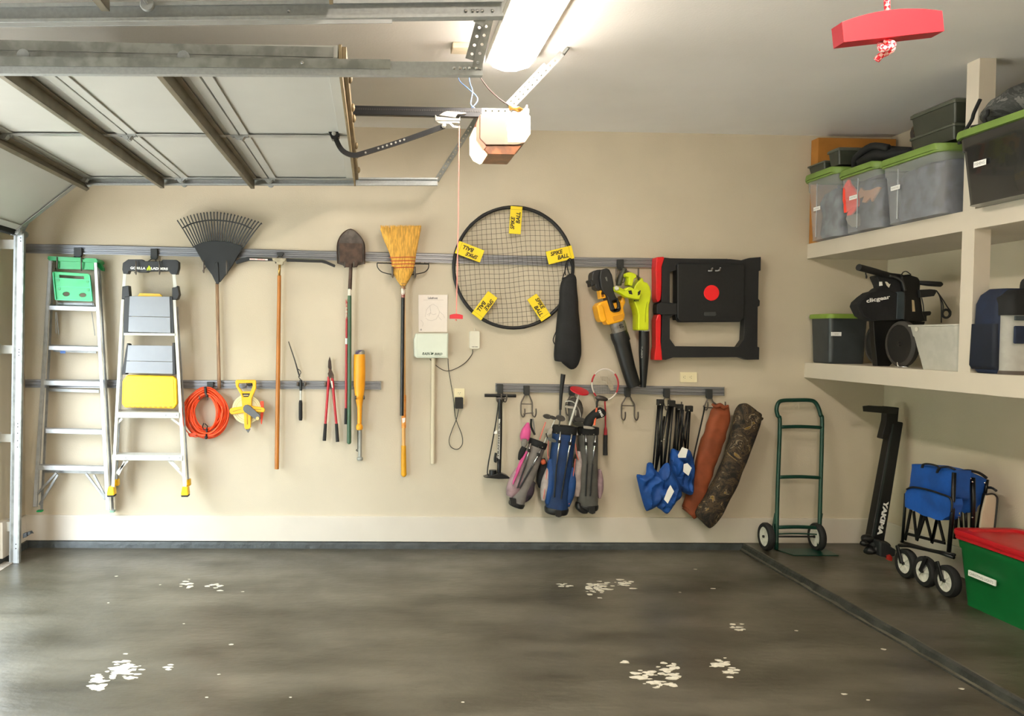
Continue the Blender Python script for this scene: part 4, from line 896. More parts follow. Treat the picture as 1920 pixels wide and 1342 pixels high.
slab([(1187,548),(1190,536),(1195,529),(1201,524),(1203,520),(1206,522),(1207,528),(1214,530),(1219,538),(1221,548),(1220,562),(1217,572),(1217,600),(1216.5,619),(1197,619),(1197,590),(1194,577),(1190,567),(1189,560)], .08, .215).done('body', limey, b2_, bevel=.012)
for i in range(4): rod([(1213.5+i*1.6,566),(1211+i*2,578),(1210+i*1.8,592),(1210+i*1.8,604)], .217-.004*i, .5, 5, 3).done('rib', mat('olive_lime', '#9aa50e', .5), b2_)
slab([(1153,537),(1158,536),(1171,543),(1178,538),(1184,538),(1190,542),(1197,541),(1203,550),(1200,561),(1189,560),(1175,557),(1164,550),(1154,545)], .20, .27).done('handle', limey, b2_, bevel=.010)
disc(1155.5, 540.5, .265, .016, .014, 14).done('handle_end', mat('pale_grey', '#c9c8b8', .5), b2_, bevel=.003)
slab([(1174,512),(1180,510),(1186,511),(1193,514),(1194,520),(1189,523),(1186,536),(1178,534),(1180,520),(1174,518)], .14, .24).done('rear_grip', limey, b2_, bevel=.008)
for p_ in ([(1178,545),(1184,544),(1186,552),(1180,551)], [(1196,547),(1201.5,544),(1200,552),(1196,554)]): slab(p_, .19, .2725).done('vent', blk, b2_)
wtext('40V', 1193, 563.5, .217, 11, 4, inkm, b2_, ang=5)
rod([(1208,618),(1208,621)], .13, 10, 20, 0).done('white_band', swm, b2_, smooth=60)
rod([(1207.5,620),(1207.5,660),(1206.5,700),(1206,726)], .13, [9.8,9.6,7,5], 18, 2).done('nozzle', MC['nozzle_black'], b2_, smooth=60)
wtext('TURBO', 1203.5, 660, .172, 22, 3, mat('grey_print', '#8d8d88', .6), b2_, ang=-90)
g = rod([(1172,503),(1166,515),(1161,528),(1160,535)], .16, [4,5,6,5], 12, 3).done('trigger_grip', mat('olive_grip', '#44453a', .5), b1, smooth=True)
rod([(1162,500),(1168,510),(1171,520),(1168,530),(1160,520),(1166,508)], .17, .7, 6, 4).done('cord_bundle', blk, b1)

# ------------------------------------------------------------------ black and red folding work platform
pf = thing('work_platform', 'black folding work platform with red left edge and round red badge', 'work platform', q(1328, 676, .02))
pfm = mat('platform_black', '#15171a', .5, var=.1, vs=30, bump=.05)
redg = mat('glossy_red', '#e3131c', .3, var=.03)
outer = [(1239,482),(1258,484),(1290,485),(1370,485.5),(1392,488),(1405,483.5),(1427,481.5),(1426.5,507),(1423,508),(1422,560),(1425,564),(1424.5,573),(1421,575),(1420.5,650),(1424,651),(1423.5,674),(1402,674.5),(1388,669.5),(1262,670),(1248,674.5),(1238,674),(1240,640),(1242,590),(1240,560),(1242,530)]
slab(outer, .03, .10, [[(1256,510),(1268,506),(1268,570),(1256,567)], [(1268,600),(1396,597),(1394,637),(1385,650),(1266,649),(1256,635),(1256,596),(1266,588)]]).done('frame', pfm, pf, bevel=.008)
slab([(1270,496),(1274,493),(1392,494),(1397,498),(1396,593),(1388,603.5),(1277,604),(1270,596)], .05, .125).done('top_panel', mat('panel_black', '#101214', .55, var=.15, vs=60, bump=.08), pf, bevel=.008)
slab([(1231,482),(1245,481),(1246,484),(1241,500),(1240.5,545),(1239,562),(1233,567),(1230,560),(1229.5,500)], .02, .115).done('red_leg', redg, pf, bevel=.006)
slab([(1233,590),(1238,588),(1240,592),(1239,640),(1241,660),(1242,675),(1227.5,675),(1228,660),(1230,650),(1229.5,600)], .02, .115).done('red_leg', redg, pf, bevel=.006)
slab([(1232,570),(1240,566),(1256,568),(1270,568),(1270,590),(1256,590),(1240,590),(1232,588),(1231.5,578)], .03, .118).done('hinge_block', pfm, pf, bevel=.005)
disc(1333.8, 549, .125, 14.4*PX, .006, 32).done('badge', mat('badge_red', '#f01a24', .3, var=.06), pf, smooth=40, bevel=.002)
slab([(1321,585),(1342,584.5),(1343,590),(1341,592),(1322,592),(1320,590)], .125, .130).done('latch', mat('dark_grey_plastic', '#3a3c3c', .5), pf, bevel=.002)
for x, y in ((1319,528),(1347,528),(1319,570),(1347,570),(1375,528),(1375,540),(1375,557),(1375,570),(1292,570)): disc(x, y, .1245, .006, .002, 10).done('screw', inkm, pf)
slab([(1323,506),(1352,505),(1350,511),(1324,511.5)], .1252, .1262).done('slot', inkm, pf)
rod([(1328,507.5),(1334,507.5),(1336,502)], .135, 1.3, 8, 2).done('silver_clip', alum, pf); rod([(1341,507.5),(1348,507),(1351,501.5)], .135, 1.3, 8, 2).done('silver_clip', alum, pf)

# ------------------------------------------------------------------ controller, map sheet, sensor, sockets, wires
ivory = mat('ivory_plastic', '#e0dcca', .4, var=.02); pinkish = mat('warm_white_sheet', '#e6dcd2', .35, var=.02)
def socket(px0, py0, px1, py1, label, horizontal=False):
    t = thing('wall_socket', label, 'wall socket', q((px0+px1)/2, py1, 0)); im = mat('ivory_socket', '#eadfb9', .4, var=.02)
    slab(rrect(px0, py0, px1, py1, 1), 0, .008).done('plate', im, t, bevel=.003)
    cx_, cy_ = (px0+px1)/2, (py0+py1)/2
    if horizontal: slab(rrect(px0+6, cy_-4, px1-6, cy_+4, .8), .008, .011).done('receptacle', im, t, bevel=.001); pts = [(cx_-7,cy_-1.8),(cx_-7,cy_+1.8),(cx_-9.5,cy_),(cx_+5,cy_-1.8),(cx_+5,cy_+1.8),(cx_+2.5,cy_)]
    else: slab(rrect(cx_-4.2, py0+6, cx_+4.2, py1-6, .8), .008, .011).done('receptacle', im, t, bevel=.001); pts = [(cx_-1.8,cy_-7),(cx_+1.8,cy_-7),(cx_,cy_-4.5),(cx_-1.8,cy_+5),(cx_+1.8,cy_+5),(cx_,cy_+7.5)]
    for x, y in pts: G().obox(q(x, y, .0112), (.0014,0,0), (0,.0006,0), (0,0,.0028)).done('slot', darkm, t)
    return t
socket(851.5, 728, 871, 758, 'cream upright wall socket with black adapter plugged into its lower half')
socket(1275.5, 697.5, 1307, 716.5, 'cream sideways wall socket below the black work platform', True)
ad = slab(rrect(853.5, 745, 868.5, 766, 1.5), .011, .055).done('power_adapter', blk, label='small square black power adapter plugged into the upright socket', cat='power adapter', bevel=.004)
mp_ = thing('map_sheet', 'white laminated sheet with faint plan drawing above the controller box', 'notice', q(811, 622, 0))
slab([(784.5,552.5),(839.5,552.5),(838.5,622.5),(785,622.5)], .001, .005).done('sheet', pinkish, mp_, bevel=.001)
faint = mat('faint_ink', '#b9ada6', .6); dki = mat('dark_ink', '#4a4648', .6)
wtext('Lakefront', 811.5, 558.5, .0055, 18, 4.2, dki, mp_); slab([(794,562),(832,562),(832,562.4),(794,562.4)], .005, .0055).done('rule', faint, mp_)
g = G()
def sk(pts): g.tube([q(x, y, .0055) for x, y in pts], .0008, 4)
sk([(797,594),(800,580),(806,573),(812,570),(820,575),(824,584),(831,590),(834,596)]); sk([(798,596),(803,600),(810,601),(818,598),(822,590)]); sk([(801,590),(807,586),(812,590),(818,588)]); sk([(789,600),(794,606),(792,612)]); sk([(806,573),(808,585),(804,592)]); sk([(824,584),(822,594),(828,600)])
g.done('plan_drawing', faint, mp_, kind='stuff'); slab(oval(789.5,618,1.9,1.9), .005, .0055).done('stamp', faint, mp_)
cb = thing('sprinkler_controller', 'pale green-white irrigation controller box with dark green lettering', 'controller', q(809, 671, 0))
ctl = mat('controller_shell', '#dbe2d3', .4, var=.02)
slab([(779,625),(841,624.5),(841,630),(840,671),(781,671),(776.5,667),(776,636),(777.5,632)], .0, .06).done('box', ctl, cb, bevel=.006)
slab([(781,626.5),(839.5,626),(838.5,668.5),(782,669)], .06, .066).done('door', ctl, cb, bevel=.004)
gi = mat('green_ink', '#1d3a2a', .5)
wtext('RAIN', 799, 663, .067, 15, 5.2, gi, cb, shear=.35, bold=.02); wtext('BIRD', 822, 663.5, .067, 15, 4.2, gi, cb, shear=.35, bold=.02)
slab([(807,665),(809,662),(807.5,659),(811,662),(812,660),(813,663),(811,664.5)], .066, .0675).done('bird_mark', gi, cb)
cpv = mat('conduit_beige', '#cfc4aa', .45, var=.02)
rod([(812.5,671),(812,760),(811.5,864),(811.5,869)], .02, [4.2,4.2,4.2,3.9], 14, 1).done('conduit', cpv, smooth=60, label='beige vertical plastic conduit running down from the controller box', cat='conduit')
sn = thing('wifi_module', 'small rounded white module on the wall with a thin black cord', 'module', q(890, 657, 0))
slab(rrect(880.5, 620.5, 899.5, 653.5, 3), 0, .025).done('case', ivory, sn, bevel=.004)
G().tube([q(890, 620, .012), q(890, 615, .012)], .003, 8).done('tab', ivory, sn); wtext('RAIN BIRD', 890.5, 650, .0265, 11, 1.8, dki, sn)
wire([(886,655,D-.01),(885,664,D-.01),(872,680,D-.012),(852,692,D-.015),(836,695,D-.012),(820,687,D-.01),(806,673,D-.02)], .0028, 'sensor_cord', blk, 'thin black cord sagging between controller box and white module')
wire([(840,672,D-.015),(841,690,D-.02),(845,715,D-.02),(850,745,D-.02),(853,775,D-.02),(857,792,D-.02),(866,815,D-.02),(867,832,D-.02),(858,842,D-.02),(846,838,D-.02),(842,825,D-.02),(848,805,D-.02),(856,785,D-.025),(860,767,D-.03)], .0028, 'adapter_cord', blk, 'thin black cord from controller looping below the power adapter')

# ------------------------------------------------------------------ short rail: hooks, pump, golf bags, racket
def j_hook(cx, y0, label, low=783, lft=-12, rgt=12):
    t = thing('double_hook', label, 'hook', q(cx, low+5, .02))
    slab([(cx-5.5,y0),(cx+5.5,y0),(cx+5.5,y0+15),(cx+3.5,y0+18),(cx-3.5,y0+18),(cx-5.5,y0+15)], .018, .045).done('clip', clipm, t, bevel=.003)
    for s_, e in ((-1, lft), (1, rgt)):
        rod([(cx+s_*3.5,y0+16),(cx+s_*7,y0+24),(cx+e,y0+33),(cx+e,low-5),(cx+e+2,low+2),(cx+e+5,low+3),(cx+e+7,low-3),(cx+e+7,low-12)], [.035,.036,.036,.036,.05,.07,.09,.10], 1.35, 8, 4).done('wire_hook', hookm, t, smooth=True)
    rod([(cx+lft, y0+34), (cx+rgt, y0+34.5)], .036, 1, 6, 0).done('cross_wire', hookm, t)
    return t
j_hook(938, 720, 'leftmost double hook on the short rail, behind the pump handle', low=750, lft=-5, rgt=5)
hkb = j_hook(988, 723, 'double hook on the short rail, empty above the pink golf bag', low=778, lft=-11, rgt=10)
rod([(981,776),(990,774.5),(1000,774)], .09, 1.2, 8, 2).done('lower_wire', hookm, hkb)
j_hook(1073, 724, 'double hook on the short rail, hidden behind the blue golf bag', low=775)
j_hook(1177.5, 726, 'empty double hook on the short rail, below the blower nozzles', low=784)
j_hook(1251, 728, 'double hook on the short rail holding folded blue chairs', low=765, lft=-5, rgt=20)
j_hook(1331, 730, 'rightmost double hook on the short rail, holding the rust-brown bag', low=765, lft=-11, rgt=22)
pm = thing('floor_pump', 'black standing bicycle pump with T handle hung on the short rail', 'bicycle pump', q(936, 897, .05))
pmb = mat('pump_black', '#17181a', .3, .2, var=.1)
rod([(908.5,741),(967.5,742)], .08, 3.1, 10, 0).done('handle', pmb, pm, smooth=60)
rod([(936.5,742),(938,752),(937.5,820),(935.5,890)], .075, [3.6,3.8,3.9,3.9], 14, 2).done('barrel', pmb, pm, smooth=60)
slab([(935,785),(938,785.5),(937,861),(932,859),(933,840)], .088, .0915).done('print_panel', swm, pm)
wtext('TRANSFER XL', 935.2, 824, .0925, 66, 2.6, inkm, pm, ang=90-1.5, bold=.03)
rod([(931,747),(943,746.5),(951,748)], .085, 1.4, 8, 2).done('bracket', hookm, pm)
slab([(908,895.5),(918,892),(932,888),(942,888),(953,893),(958,897.5),(935,898)], .04, .13).done('base', pmb, pm, bevel=.004)
rod([(924,881),(924,891)], .10, 7, 16, 0).done('gauge', pmb, pm, smooth=60)
rod([(935,755),(930,790),(922,835),(915.5,870),(914,888),(918,892)], .11, 1.2, 8, 4).done('hose', blk, pm, smooth=True)
slab([(927,809),(932,806),(932,813),(926,813)], .115, .1165).done('tag', txw, pm)
rod([(930,849),(928,860),(929,866),(932,858)], .10, 2.4, 8, 3).done('pump_head', blk, pm, smooth=True)

def cloth(outline, off, dep, seed=0, amp=1.0, cuts=4):
    '''crumpled cloth bundle: the outline filled, its front face raised in folds'''
    g = G(); P = wl(outline, off); bm = g.bm; P2 = smooth_path(P, 3, closed=True)
    tris = tessellate_polygon([P2]); vs = [bm.verts.new(p) for p in P2]
    for t_ in tris: bm.faces.new([vs[i] for i in t_])
    for _ in range(cuts):
        es = [e for e in bm.edges if e.calc_length() > .012]
        if not es: break
        bmesh.ops.subdivide_edges(bm, edges=es, cuts=1); bmesh.ops.triangulate(bm, faces=bm.faces)
    bnd = [v.co.copy() for v in bm.verts if v.is_boundary]
    from mathutils.kdtree import KDTree
    kd = KDTree(len(bnd)); [kd.insert(c, i) for i, c in enumerate(bnd)]; kd.balance()
    r = random.Random(seed); an = r.uniform(-.6, .6); ca, sa = math.cos(an), math.sin(an)
    for v in bm.verts:
        d = kd.find(v.co)[2]; x = v.co.x*ca + v.co.z*sa; z = -v.co.x*sa + v.co.z*ca
        f = 1-abs(noise.noise(V((x*22, z*7, seed*3.1)))*2); f2 = noise.noise(V((x*12, z*12, seed+8.)))
        h = dep*min(1, (d/.035))**.6*(.55+.33*f+.4*f2)*amp
        v.co.y -= max(.002, h)
    ret = bmesh.ops.extrude_face_region(bm, geom=list(bm.faces))
    for v in [x for x in ret['geom'] if isinstance(x, bmesh.types.BMVert)]: v.co.y = D-off+.0
    return g
def golf_bag(nm_label, top, bot, wt, wb, cloth, pockets, legs, foot, off=.13, seed=1, rim_h=10):
    t = thing('golf_bag', nm_label, 'golf bag', q(bot[0], bot[1]+8, off))
    (x0, y0), (x1, y1) = top, bot; L_ = lambda f, dx=0: (x0+(x1-x0)*f+dx, y0+(y1-y0)*f)
    dp = wt*PX*.85
    b_ = sack([(*L_(0), wt, dp), (*L_(.04), wt, dp), (*L_(.3), wt*.98, dp), (*L_(.6), (wt+wb)/2, dp), (*L_(.95), wb, dp), (*L_(1.0), wb*.96, dp*.9)], off, seed=seed, amp=.004, freq=9, sq=2.4).done('body', cloth, t, smooth=True)
    sack([(*L_(-.05), wt*1.06, dp*1.08), (*L_(-.03), wt*1.08, dp*1.1), (*L_(.03), wt*1.06, dp*1.08), (*L_(.045), wt*1.02, dp*1.02)], off, amp=.002, sq=2.4, k=3).done('collar', blackcloth, t, smooth=True)
    sack([(*L_(.955), wb*1.04, dp), (*L_(.975), wb*1.07, dp*1.04), (*L_(1.02), wb*1.0, dp), (*L_(1.035), wb*.8, dp*.8)], off, amp=.001, sq=2.4, k=3).done('base', blk, t, smooth=True)
    for pts, m_ in pockets: sack(pts, off+.01, seed=seed+3, amp=.005, freq=12).done('pocket', m_, t, smooth=True)
    fo = off + dp + .008
    for up, knee, end in legs:
        rod([up, knee], fo, 1.7, 8, 0).done('leg', chrome, t, smooth=True); rod([knee, end], fo, 1.5, 8, 0).done('leg_lower', blk, t)
        mx_, my_ = up[0]+(knee[0]-up[0])*.3, up[1]+(knee[1]-up[1])*.3; G().obox(q(mx_, my_, fo), (.011,0,0), (0,.01,0), (0,0,.012)).done('leg_bracket', blk, t, bevel=.002)
    fx, fy = foot; slab([(fx-6,fy-6),(fx+6,fy-5),(fx+6.5,fy+6),(fx+1,fy+8),(fx-5,fy+6)], off+dp*.5, fo).done('foot', blk, t, bevel=.003)
    for dx in (-.7, .1, .55): disc(x0+wt*dx, y0+6, off+dp*.95, .004, .006, 8).done('rivet', chrome, t)
    return t
greyc = mat('grey_golf_cloth', '#77726d', .75, var=.12, vs=14, bump=.1); bluec = mat('navy_blue_cloth', '#0d2f5c', .7, var=.2, vs=10, bump=.1); dgrey = mat('charcoal_cloth', '#55544f', .75, var=.12, vs=14, bump=.1)
pinkc = mat('pink_cloth', '#c9508a', .7, var=.12, vs=10); pinkg = mat('pinkish_grey_cloth', '#9a7f84', .75, var=.2, vs=16); wpink = mat('white_pink_cloth', '#a89c98', .7, var=.15, vs=18)
g1 = golf_bag('small grey and pink golf bag tilted beside the floor pump', (1008,832), (968,946), 16, 14, greyc,
    [([(985,868,5,.02),(974,890,13,.04),(963,915,13,.045),(955,930,6,.02)], pinkg), ([(1002,903,3,.02),(994,912,9,.03),(987,930,10,.03),(982,940,4,.02)], mat('purple_black_cloth', '#3a2b36', .7, hex2='#161518', vs=20))],
    [((995,831),(984,875),(970,915)), ((1015,842),(997,876),(974,915))], (962,940), seed=2, off=.13)
sack([(990,792,2,.01),(987,806,8,.03),(984,820,9,.03),(982,828,5,.02)], .15, amp=.003).done('hood', pinkc, g1, smooth=True)
rod([(988,846),(977,868),(970,886),(964,900),(962,908)], .20, [2,2.6,3,2,1], 8, 3).done('piping', pinkc, g1, smooth=True); rod([(981,852),(975,866),(968,884)], .20, 1.4, 8, 3).done('piping', pinkc, g1, smooth=True)
sack([(983,823,4,.02),(983,830,6,.025),(981,838,3,.02)], .19, amp=.001).done('mesh_pocket', greyc, g1, smooth=True); sack([(983,838,5,.02),(977,850,5,.02),(973,862,2,.01)], .195, amp=.002).done('zip_pocket', blackcloth, g1, smooth=True)
rod([(996,785),(996,800),(1003,815)], .14, 2.0, 8, 3, flat=.3).done('strap', blackcloth, g1); rod([(999,785),(1001,797),(1002,812)], .12, 1.6, 8, 3, flat=.3).done('strap', mat('grey_web', '#8a8782', .7), g1)
sack([(1016,860,6,.02),(1020,885,12,.04),(1017,905,11,.035),(1013,915,4,.02)], .09, amp=.003).done('back_pocket', blackcloth, g1, smooth=True)
sack([(1020,861,2,.01),(1018,866,6,.02),(1016,870,2,.01)], .13, amp=.001).done('orange_patch', mat('orange_cloth', '#c65a32', .6), g1, smooth=True)
g2 = golf_bag('blue golf bag with silver legs hanging in the middle', (1058,806), (1043,958), 21.5, 20.5, bluec,
    [([(1030,872,2,.02),(1027,890,7,.04),(1021,915,7,.045),(1018,938,3,.02)], wpink), ([(1032,860,4,.02),(1032,890,8,.05),(1029,925,8,.05),(1027,945,4,.03)], mat('mid_blue_cloth', '#0f3d76', .7, var=.15, vs=10)), ([(1072,875,3,.03),(1070,900,9,.05),(1066,930,9,.05),(1063,948,4,.03)], MC['mid_blue_cloth'])],
    [((1051,809),(1044,870),(1039,932)), ((1072,814),(1062,872),(1052,935))], (1047,962), seed=5, off=.16)
rod([(1029,822),(1027,850),(1030,868)], .18, 1.0, 6, 3).done('piping', mat('coral_piping', '#c96a5c', .6), g2); rod([(1079,860),(1075,890),(1071,925),(1067,945)], .21, .8, 6, 3).done('piping', MC['coral_piping'], g2); rod([(1026,880),(1023,905),(1019,935)], .21, .8, 6, 3).done('piping', MC['coral_piping'], g2)
g3 = golf_bag('dark grey golf bag on the right of the three golf bags', (1103,808), (1101,952), 18, 19, dgrey,
    [([(1085,845,3,.02),(1084,870,7,.04),(1081,905,8,.045),(1081,930,5,.03)], wpink), ([(1124,880,2,.02),(1125,900,6,.03),(1125,920,5,.03),(1124,934,2,.02)], pinkg)],
    [((1098,815),(1101,870),(1098,930)), ((1117,816),(1111,870),(1107,930))], (1110,956), seed=8, off=.12)
rod([(1079,832),(1081,850),(1085,862)], .19, 1.0, 6, 3).done('piping', MC['coral_piping'], g3)
sack([(1084,942,4,.03),(1084,950,5,.04),(1092,957,5,.04),(1100,959,3,.03)], .16, amp=.001).done('heel', blk, g3, smooth=True)
# clubs and toys standing in the bags
gripm = mat('grip_black', '#151617', .6, var=.1); dsteel = mat('club_steel', '#4b4a48', .35, .6, var=.15)
c = thing('golf_club', 'upside-down golf club with thick black grip sticking up', 'golf club', q(1047, 790, .12))
rod([(1056,701.5),(1055.5,706),(1052,740),(1050.5,768)], .14, [4.4,4.4,3.1,2.4], 12, 2).done('grip', gripm, c, smooth=60); rod([(1050.5,766),(1050,790)], .14, 1.8, 8, 0).done('shaft', dsteel, c)
t = thing('hockey_stick_toy', 'silver rod topped with a tilted red plastic disc', 'toy club', q(1068, 798, .2))
rod([(1086,738),(1068,797)], .21, 2.0, 10, 0).done('shaft', swm, t, smooth=60)
a_ = math.radians(-12); u_ = V((math.cos(a_), 0, math.sin(a_)))
g = G(); c0 = q(1086.5, 732.5, .21); nn = V((.18,-.35,.92)).normalized(); uu = u_; vv = nn.cross(uu).normalized(); uu = vv.cross(nn)
g.loft([[c0 + nn*h + (uu*math.cos(b_)+vv*math.sin(b_))*r for b_ in [2*math.pi*k/28 for k in range(28)]] for h, r in ((-.008,.058),(-.004,.068),(.004,.068),(.008,.055))]); g.done('disc', redp, t, smooth=50)
def iron(label, pts, hx, hy, hw, hh, ang, shaft_mt, off, head_mt=dsteel, sr=1.2):
    t = thing('golf_club', label, 'golf club', q(pts[-1][0], pts[-1][1], off))
    rod(pts, off, sr, 8, 2).done('shaft', shaft_mt, t, smooth=60)
    o = [(hx + hw*math.cos(b_)*math.cos(ang) - hh*math.sin(b_)*math.sin(ang), hy + hw*math.cos(b_)*math.sin(ang) + hh*math.sin(b_)*math.cos(ang)) for b_ in [2*math.pi*k/14 for k in range(14)]]
    slab(o, off-.014, off+.014).done('head', head_mt, t, bevel=.005); return t
iron('small club with a pink shaft standing in the grey-pink bag', [(1023,791),(1021,797),(1017,808),(1012,824)], 1027, 781, 8, 4.5, .15, mat('pink_shaft', '#d97a6c', .5), .15)
iron('club with silver shaft leaning between pink and blue bags', [(1041,786),(1032,805),(1020,830)], 1037, 783, 7, 3.4, .3, swm, .16)
iron('silver-shafted iron lying low at the left of the blue bag', [(1034,805),(1028,812),(1022,828)], 1032, 808, 3.5, 7, .35, swm, .18, mat('club_pale', '#b5afa5', .35, .4))
iron('dark iron head resting over left rim of blue bag', [(1030,826),(1026,820),(1024,812)], 1035, 825, 9, 3.5, .35, dsteel, .22, mat('club_grey', '#6a6d6d', .3, .5))
iron('grey iron head poking above the left of the blue bag', [(1050,788),(1048,800),(1046,815)], 1052, 784, 8.5, 5.5, .35, dsteel, .20)
iron('upper of two dark iron heads on the grey bag', [(1078,800),(1080,806),(1083,815)], 1088, 787, 11, 4.5, .1, swm, .16)
iron('lower of two dark iron heads on the grey bag', [(1075,801),(1078,806),(1082,815)], 1085, 795, 10, 4.6, .15, swm, .185, mat('club_dark', '#33332f', .4, .4))
c = thing('golf_club', 'small wooden-headed club with an orange shaft', 'golf club', q(1114, 800, .18))
rod([(1119,764),(1117,778),(1114.5,797)], .20, 1.9, 8, 2).done('shaft', mat('orange_shaft', '#e8693f', .4), c, smooth=60); rod([(1125,748),(1120,752),(1119,764)], .20, [2.6,2.2,1.7], 8, 3).done('hosel', blk, c, smooth=True)
sack([(1117,744,2,.01),(1121,745.5,4.5,.02),(1130,747,4.5,.025),(1137,749,3,.02),(1139,750,1,.01)], .20, amp=0).done('head', mat('club_wood', '#4a3d34', .35, hex2='#1c1a18', vs=12), c, smooth=True)
hcv = thing('head_cover', 'black knitted club head cover with white lettering', 'head cover', q(1104, 795, .18))
sack([(1134,770,4,.02),(1130,772,9,.04),(1121,775,9.5,.045),(1112,780,8,.04),(1105,788,9,.035),(1101,797,9,.03),(1100,802,8,.02)], .17, amp=.003, sq=2.1).done('cover', blackcloth, hcv, smooth=True)
wtext('PING', 1126.5, 774.5, .218, 13, 4.5, txw, hcv, ang=-58, bold=.03)
hb = thing('head_cover', 'grey and white striped head cover behind the silver rod', 'head cover', q(1076, 792, .1))
sack([(1072,747,5,.02),(1074,751,10,.035),(1077,758,13,.04),(1079,768,13,.04),(1078,780,12,.035),(1076,791,10,.03)], .12, amp=.003).done('cover', mat('grey_striped_cloth', '#5d5852', .7, hex2='#2b2928', vs=14), hb, smooth=True)
rod([(1060,753),(1066,751.5),(1074,753),(1080,758)], .165, 1.2, 6, 3).done('stripe', swm, hb, smooth=True); slab([(1058,760),(1076,762),(1076,767),(1060,764)], .158, .166).done('stripe', MC['club_pale'], hb, bevel=.002); rod([(1079,757),(1086,768),(1089,783)], .16, .9, 6, 3).done('stripe', MC['club_pale'], hb); rod([(1080,769),(1079,779)], .17, 1.2, 6, 0).done('stripe', swm, hb)
slab([(1094,798),(1104,799),(1110,800),(1116,803),(1110,804.5),(1095,803)], .20, .215).done('golf_towel', MC['club_pale'], label='small pale towel edge over the rim of the dark grey golf bag', cat='towel', bevel=.003)
rk2 = thing('badminton_racket', 'red and white badminton racket with black grip hung on the short rail', 'racket', q(1135, 853, .06))
P = [q(1134.5+24.6*math.cos(a), 720.5-29*math.sin(a), .075) for a in [2*math.pi*k/48 for k in range(48)]]
rwm = mat('racket_red', '#b3202e', .35); 
G().tube(P, .0052, 8, closed=True).done('frame', mat('racket_white', '#ded6cd', .35), rk2, smooth=True)
for a0, a1 in ((-.55, .75), (2.45, 3.0), (3.7, 4.5)):
    G().tube([q(1134.5+24.9*math.cos(a0+(a1-a0)*k/10), 720.5-29.3*math.sin(a0+(a1-a0)*k/10), .076) for k in range(11)], .0062, 8).done('frame_paint', rwm, rk2, smooth=True)
g = G()
for k in range(-7, 8):
    x = 1134.5+k*3.1; h = 28.5*math.sqrt(max(0, 1-(k*3.1/24.5)**2)); g.tube([q(x, 720.5-h, .075), q(x, 720.5+h, .075)], .0006, 4)
for k in range(-9, 10):
    y = 720.5+k*2.95; h = 24*math.sqrt(max(0, 1-(k*2.95/29)**2)); g.tube([q(1134.5-h, y, .076), q(1134.5+h, y, .076)], .0006, 4)
g.done('strings', mat('string_white', '#cdc8be', .6), rk2, kind='stuff')
slab([(1125,705),(1139,706),(1144,712),(1150,722),(1150,732),(1144,731),(1140,722),(1136,715),(1128,713)], .074, .0745).done('string_print', mat('string_print', '#9c8f78', .7), rk2)
rod([(1134,749),(1135,770),(1135.5,800)], .075, 1.5, 10, 0).done('shaft', rwm, rk2, smooth=60); rod([(1135.5,800),(1135.5,806),(1135.3,816)], .075, [1.6,3,3.6], 10, 2).done('cone', rwm, rk2, smooth=60)
rod([(1135.3,815),(1135,835),(1135,853)], .075, [4,4.2,4.6], 8, 2).done('grip', MC['rubber'], rk2, smooth=60)

# ------------------------------------------------------------------ folded camp chairs
royal = mat('royal_blue_cloth', '#0b458f', .7, var=.18, vs=9, bump=.15, bs=40)
tubem = mat('black_tube', '#101112', .35, .3, var=.1)
def camp_chair(label, caps, tubes, sacks, seed, base, off, tags):
    t = thing('camp_chair', label, 'folding chair', q(*base, off))
    for x, y in caps: G().obox(q(x, y, off), (.024,0,0), (0,.02,0), (0,0,.022)).done('joint_cap', blk, t, bevel=.004)
    for i, (a, b_) in enumerate(tubes): rod([a, b_], [off+.03*((i%3)-1), off+.025*((i+1)%3-1)], 1.7, 8, 0).done('leg', tubem, t, smooth=True)
    for i, s_ in enumerate(sacks): cloth(s_, off+.045+.012*i, .075, seed=seed+i).done('seat_cloth', royal, t, smooth=50)
    for x, y in tags[0]: disc(x, y, off+.06, .004, .003, 8).done('rivet', chrome, t)
    for pts in tags[1]: slab(pts, off+.15, off+.152).done('care_label', txw, t)
    return t
camp_chair('nearer folded blue camp chair, black legs up, lower left blue cloth bundle', [(1238,754),(1259,756)],
    [((1234,758),(1223,893)), ((1237,758),(1228,897)), ((1240,758),(1239,895)), ((1243,758),(1228,893)), ((1256,760),(1242,893)), ((1254,760),(1227,898)), ((1259,760),(1243,898)), ((1262,760),(1252,880)), ((1241,758),(1241,900)), ((1246,780),(1229,880))],
    [[(1213,869),(1223,868),(1228,880),(1243,892),(1250,905),(1246,925),(1236,945),(1228,951),(1216,957),(1210,955),(1202,930),(1196,905),(1194,889),(1210,890)],
     [(1243,872),(1254,868),(1262,888),(1272,905),(1279,928),(1268,940),(1258,955),(1250,963),(1240,956),(1231,948),(1240,930),(1238,910),(1230,895)],
     [(1226,925),(1245,915),(1268,925),(1265,944),(1253,955),(1240,948)]], 3, (1235,960), .14,
    [[(1238,758),(1253,759),(1240,826.5),(1228,893),(1240.5,895),(1245,823)], [[(1257,909),(1264,921),(1252,944),(1245,936),(1251,920)]]])
